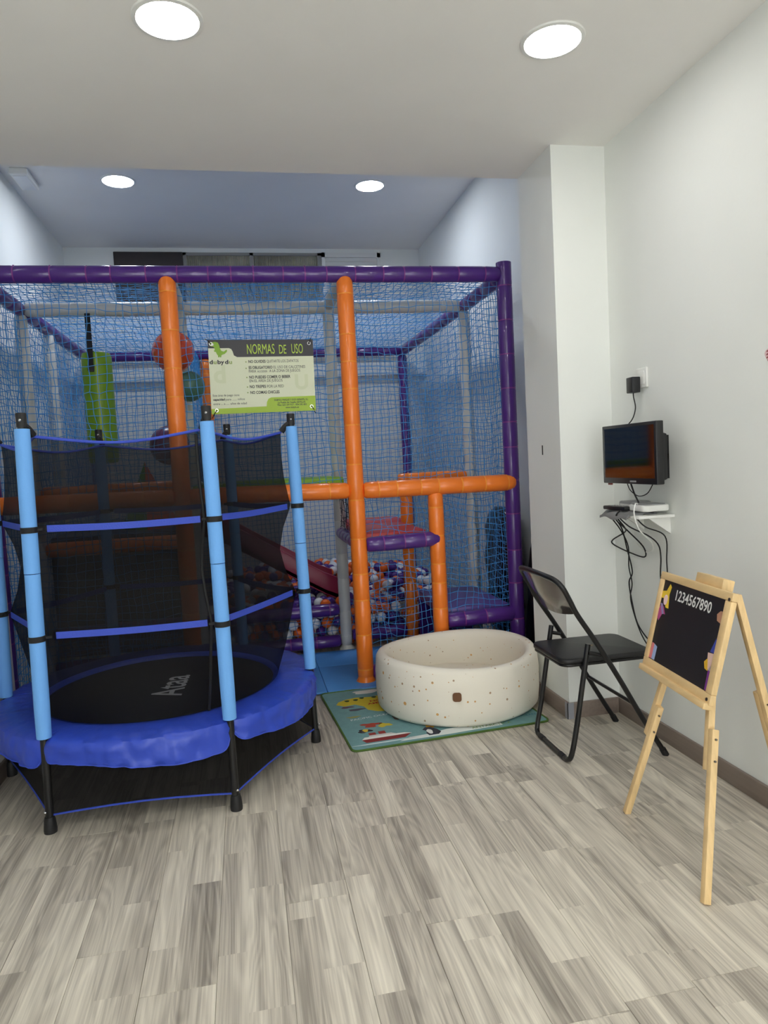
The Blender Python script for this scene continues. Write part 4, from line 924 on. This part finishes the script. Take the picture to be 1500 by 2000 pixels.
for i in range(nx + 1):
    for j in range(ny + 1):
        x = 1.632 + 0.15 * i / nx; y = 2.83 + 0.235 * j / ny; z = 1.062 + 0.006 * math.sin(i * 0.9 + j * 0.5) + (-0.018 * max(0, (1.66 - x) / 0.028) if x < 1.66 else 0); vs_.append((x, y, z + 0.006))
N = len(vs_); low = [(x, y, z - 0.011) for x, y, z in vs_]; fs = [(i * (ny + 1) + j, (i + 1) * (ny + 1) + j, (i + 1) * (ny + 1) + j + 1, i * (ny + 1) + j + 1) for i in range(nx) for j in range(ny)]
fs += [tuple(N + q for q in f[::-1]) for f in fs]; bo = [i * (ny + 1) for i in range(nx + 1)] + [nx * (ny + 1) + j for j in range(1, ny + 1)] + [i * (ny + 1) + ny for i in range(nx - 1, -1, -1)] + [j for j in range(ny - 1, 0, -1)]
fs += [(bo[i], bo[(i + 1) % len(bo)], bo[(i + 1) % len(bo)] + N, bo[i] + N) for i in range(len(bo))]
tag(b.add(vs_ + low, fs).build('cloth', M_greyc, angle=80), 'folded grey cloth lying over the shelf edge', 'cloth')
t = thing('router', (1.745, 2.86, 1.075), 'white router box on the wall shelf', 'router')
MB().poly(rrect(1.69, 1.82, 2.775, 2.925, 0.03), Matrix.Identity(4), 1.075, 1.103).build('case', M_white, t, bevel=0.006)
MB().poly(rrect(1.70, 1.81, 2.79, 2.91, 0.025), Matrix.Identity(4), 1.103, 1.106).build('lid', M_greyp, t)
t = thing('set_top_box', (1.77, 2.97, 1.075), 'pale grey set top box behind the remote on the shelf', 'set top box')
MB().box(1.72, 1.822, 2.935, 3.045, 1.076, 1.112).build('case', M_greyp, t, bevel=0.008)
MB().box(1.7185, 1.7205, 2.95, 3.03, 1.085, 1.10).build('front_panel', M_white, t)
t = thing('remote_control', (1.68, 2.98, 1.074), 'black remote control lying on grey cloth on the shelf', 'remote control')
MR = Matrix.Translation((1.672, 2.975, 1.082)) @ Matrix.Rotation(0.12, 4, 'Z')
rc = MB().box(-0.02, 0.02, -0.08, 0.08, -0.006, 0.012, MR).build('body', M_tvbody, t, bevel=0.005)
for i in range(3):
    for j in range(5): MB().box(-0.0135 + i * 0.0105, -0.0075 + i * 0.0105, -0.06 + j * 0.022, -0.05 + j * 0.022, 0.011, 0.0145, MR).build('button', M_greyp, rc)
t = thing('wall_socket', (1.829, 2.99, 1.62), 'white double frame wall socket above the television', 'socket')
MB().box(1.818, 1.8295, 2.945, 3.035, 1.63, 1.72).build('plate', M_white, t, bevel=0.003)
MB().box(1.815, 1.819, 2.96, 3.02, 1.645, 1.705).build('insert', M_white, t, bevel=0.002)
t = thing('power_adapter', (1.79, 3.0, 1.60), 'black power adapter plugged into the wall socket', 'power adapter')
MB().box(1.772, 1.813, 2.985, 3.04, 1.610, 1.682).build('body', M_tvbody, t, bevel=0.004)
MB().tube(smooth_path([(1.79, 3.01, 1.612), (1.79, 3.008, 1.59), (1.792, 2.998, 1.54), (1.785, 3.015, 1.49), (1.76, 3.035, 1.452), (1.75, 3.04, 1.42)]), 0.0026, 8).build('cord', M_blackm, t)
def cable(pts, r, m, label): return tag(MB().tube(smooth_path(pts, 8), r, 8).build('cable', m), label, 'cable', 'cables under the television')
cable([(1.70, 2.90, 1.20), (1.72, 2.905, 1.15), (1.735, 2.895, 1.108)], 0.004, M_blackm, 'thick black cable dropping from the television to the shelf')
cable([(1.70, 2.93, 1.20), (1.715, 2.93, 1.165), (1.725, 2.88, 1.14), (1.72, 2.80, 1.155), (1.715, 2.745, 1.20)], 0.0022, M_blackm, 'thin black cable looping beneath the television')
cable([(1.66, 2.93, 1.075), (1.645, 2.935, 1.05), (1.70, 2.965, 0.995), (1.78, 3.10, 0.955), (1.805, 3.26, 0.90), (1.81, 3.265, 0.875), (1.81, 3.12, 0.852), (1.81, 2.985, 0.845), (1.81, 2.99, 0.89), (1.80, 3.09, 0.95), (1.76, 3.12, 1.0)], 0.0034, M_blackm, 'black cable with wide loop hanging left under the shelf')
cable([(1.645, 2.93, 1.055), (1.70, 2.92, 1.00), (1.78, 2.90, 0.955), (1.81, 2.87, 0.915), (1.812, 2.855, 0.86), (1.815, 2.865, 0.77), (1.815, 2.84, 0.70), (1.815, 2.79, 0.66)], 0.0032, M_blackm, 'black cable curving down right towards the easel')
cable([(1.655, 2.80, 1.06), (1.70, 2.79, 1.01), (1.80, 2.80, 0.96), (1.812, 2.81, 0.84), (1.812, 2.80, 0.70), (1.812, 2.78, 0.60)], 0.003, M_blackm, 'black cable hanging straight down from the shelf right end')
cable([(1.66, 3.0, 1.05), (1.74, 3.06, 0.98), (1.80, 3.12, 0.87), (1.813, 3.10, 0.76), (1.812, 3.13, 0.70), (1.812, 3.105, 0.60), (1.812, 3.07, 0.52), (1.81, 3.01, 0.475), (1.80, 2.92, 0.45), (1.80, 2.82, 0.44)], 0.0034, M_blackm, 'long black cable hanging low to behind the easel')
cable([(1.655, 3.02, 1.05), (1.75, 3.09, 0.97), (1.812, 3.13, 0.88), (1.813, 3.13, 0.78), (1.813, 3.105, 0.70), (1.812, 3.12, 0.62), (1.812, 3.06, 0.50), (1.805, 2.97, 0.43), (1.80, 2.86, 0.40)], 0.003, M_blackm, 'second long black cable twisted round the first')
cable([(1.69, 2.83, 1.108), (1.655, 2.79, 1.112), (1.645, 2.785, 1.07), (1.67, 2.79, 1.0), (1.77, 2.86, 0.93), (1.812, 2.92, 0.885), (1.812, 2.98, 0.87), (1.812, 3.05, 0.90)], 0.003, M_white, 'white cable hanging over the front of the shelf')
# wall sticker at the right edge
t = thing('wall_sticker', (1.829, 2.185, 1.65), 'red striped flower wall sticker at the right edge', 'sticker')
M_st = mat('sticker_red', (150, 74, 78), 0.6); M_st2 = mat('sticker_pale', (222, 190, 190), 0.6)
WMx = frame_matrix((1.8295, 2.17, 1.655), (0, -1, 0), (0, 0, 1))
MB().poly(blob(0.0, 0.0, 0.042, 0.03, 24, 0.06), WMx, 0.0, 0.0006).build('backing', M_st2, t)
for k in range(5):
    MB().box(-0.036 + 0.004 * abs(k - 2), 0.036 - 0.004 * abs(k - 2), -0.022 + k * 0.0105, -0.017 + k * 0.0105, 0.0006, 0.0012, WMx @ Matrix.Rotation(0.3, 4, 'Z')).build('stripe', M_st, t)
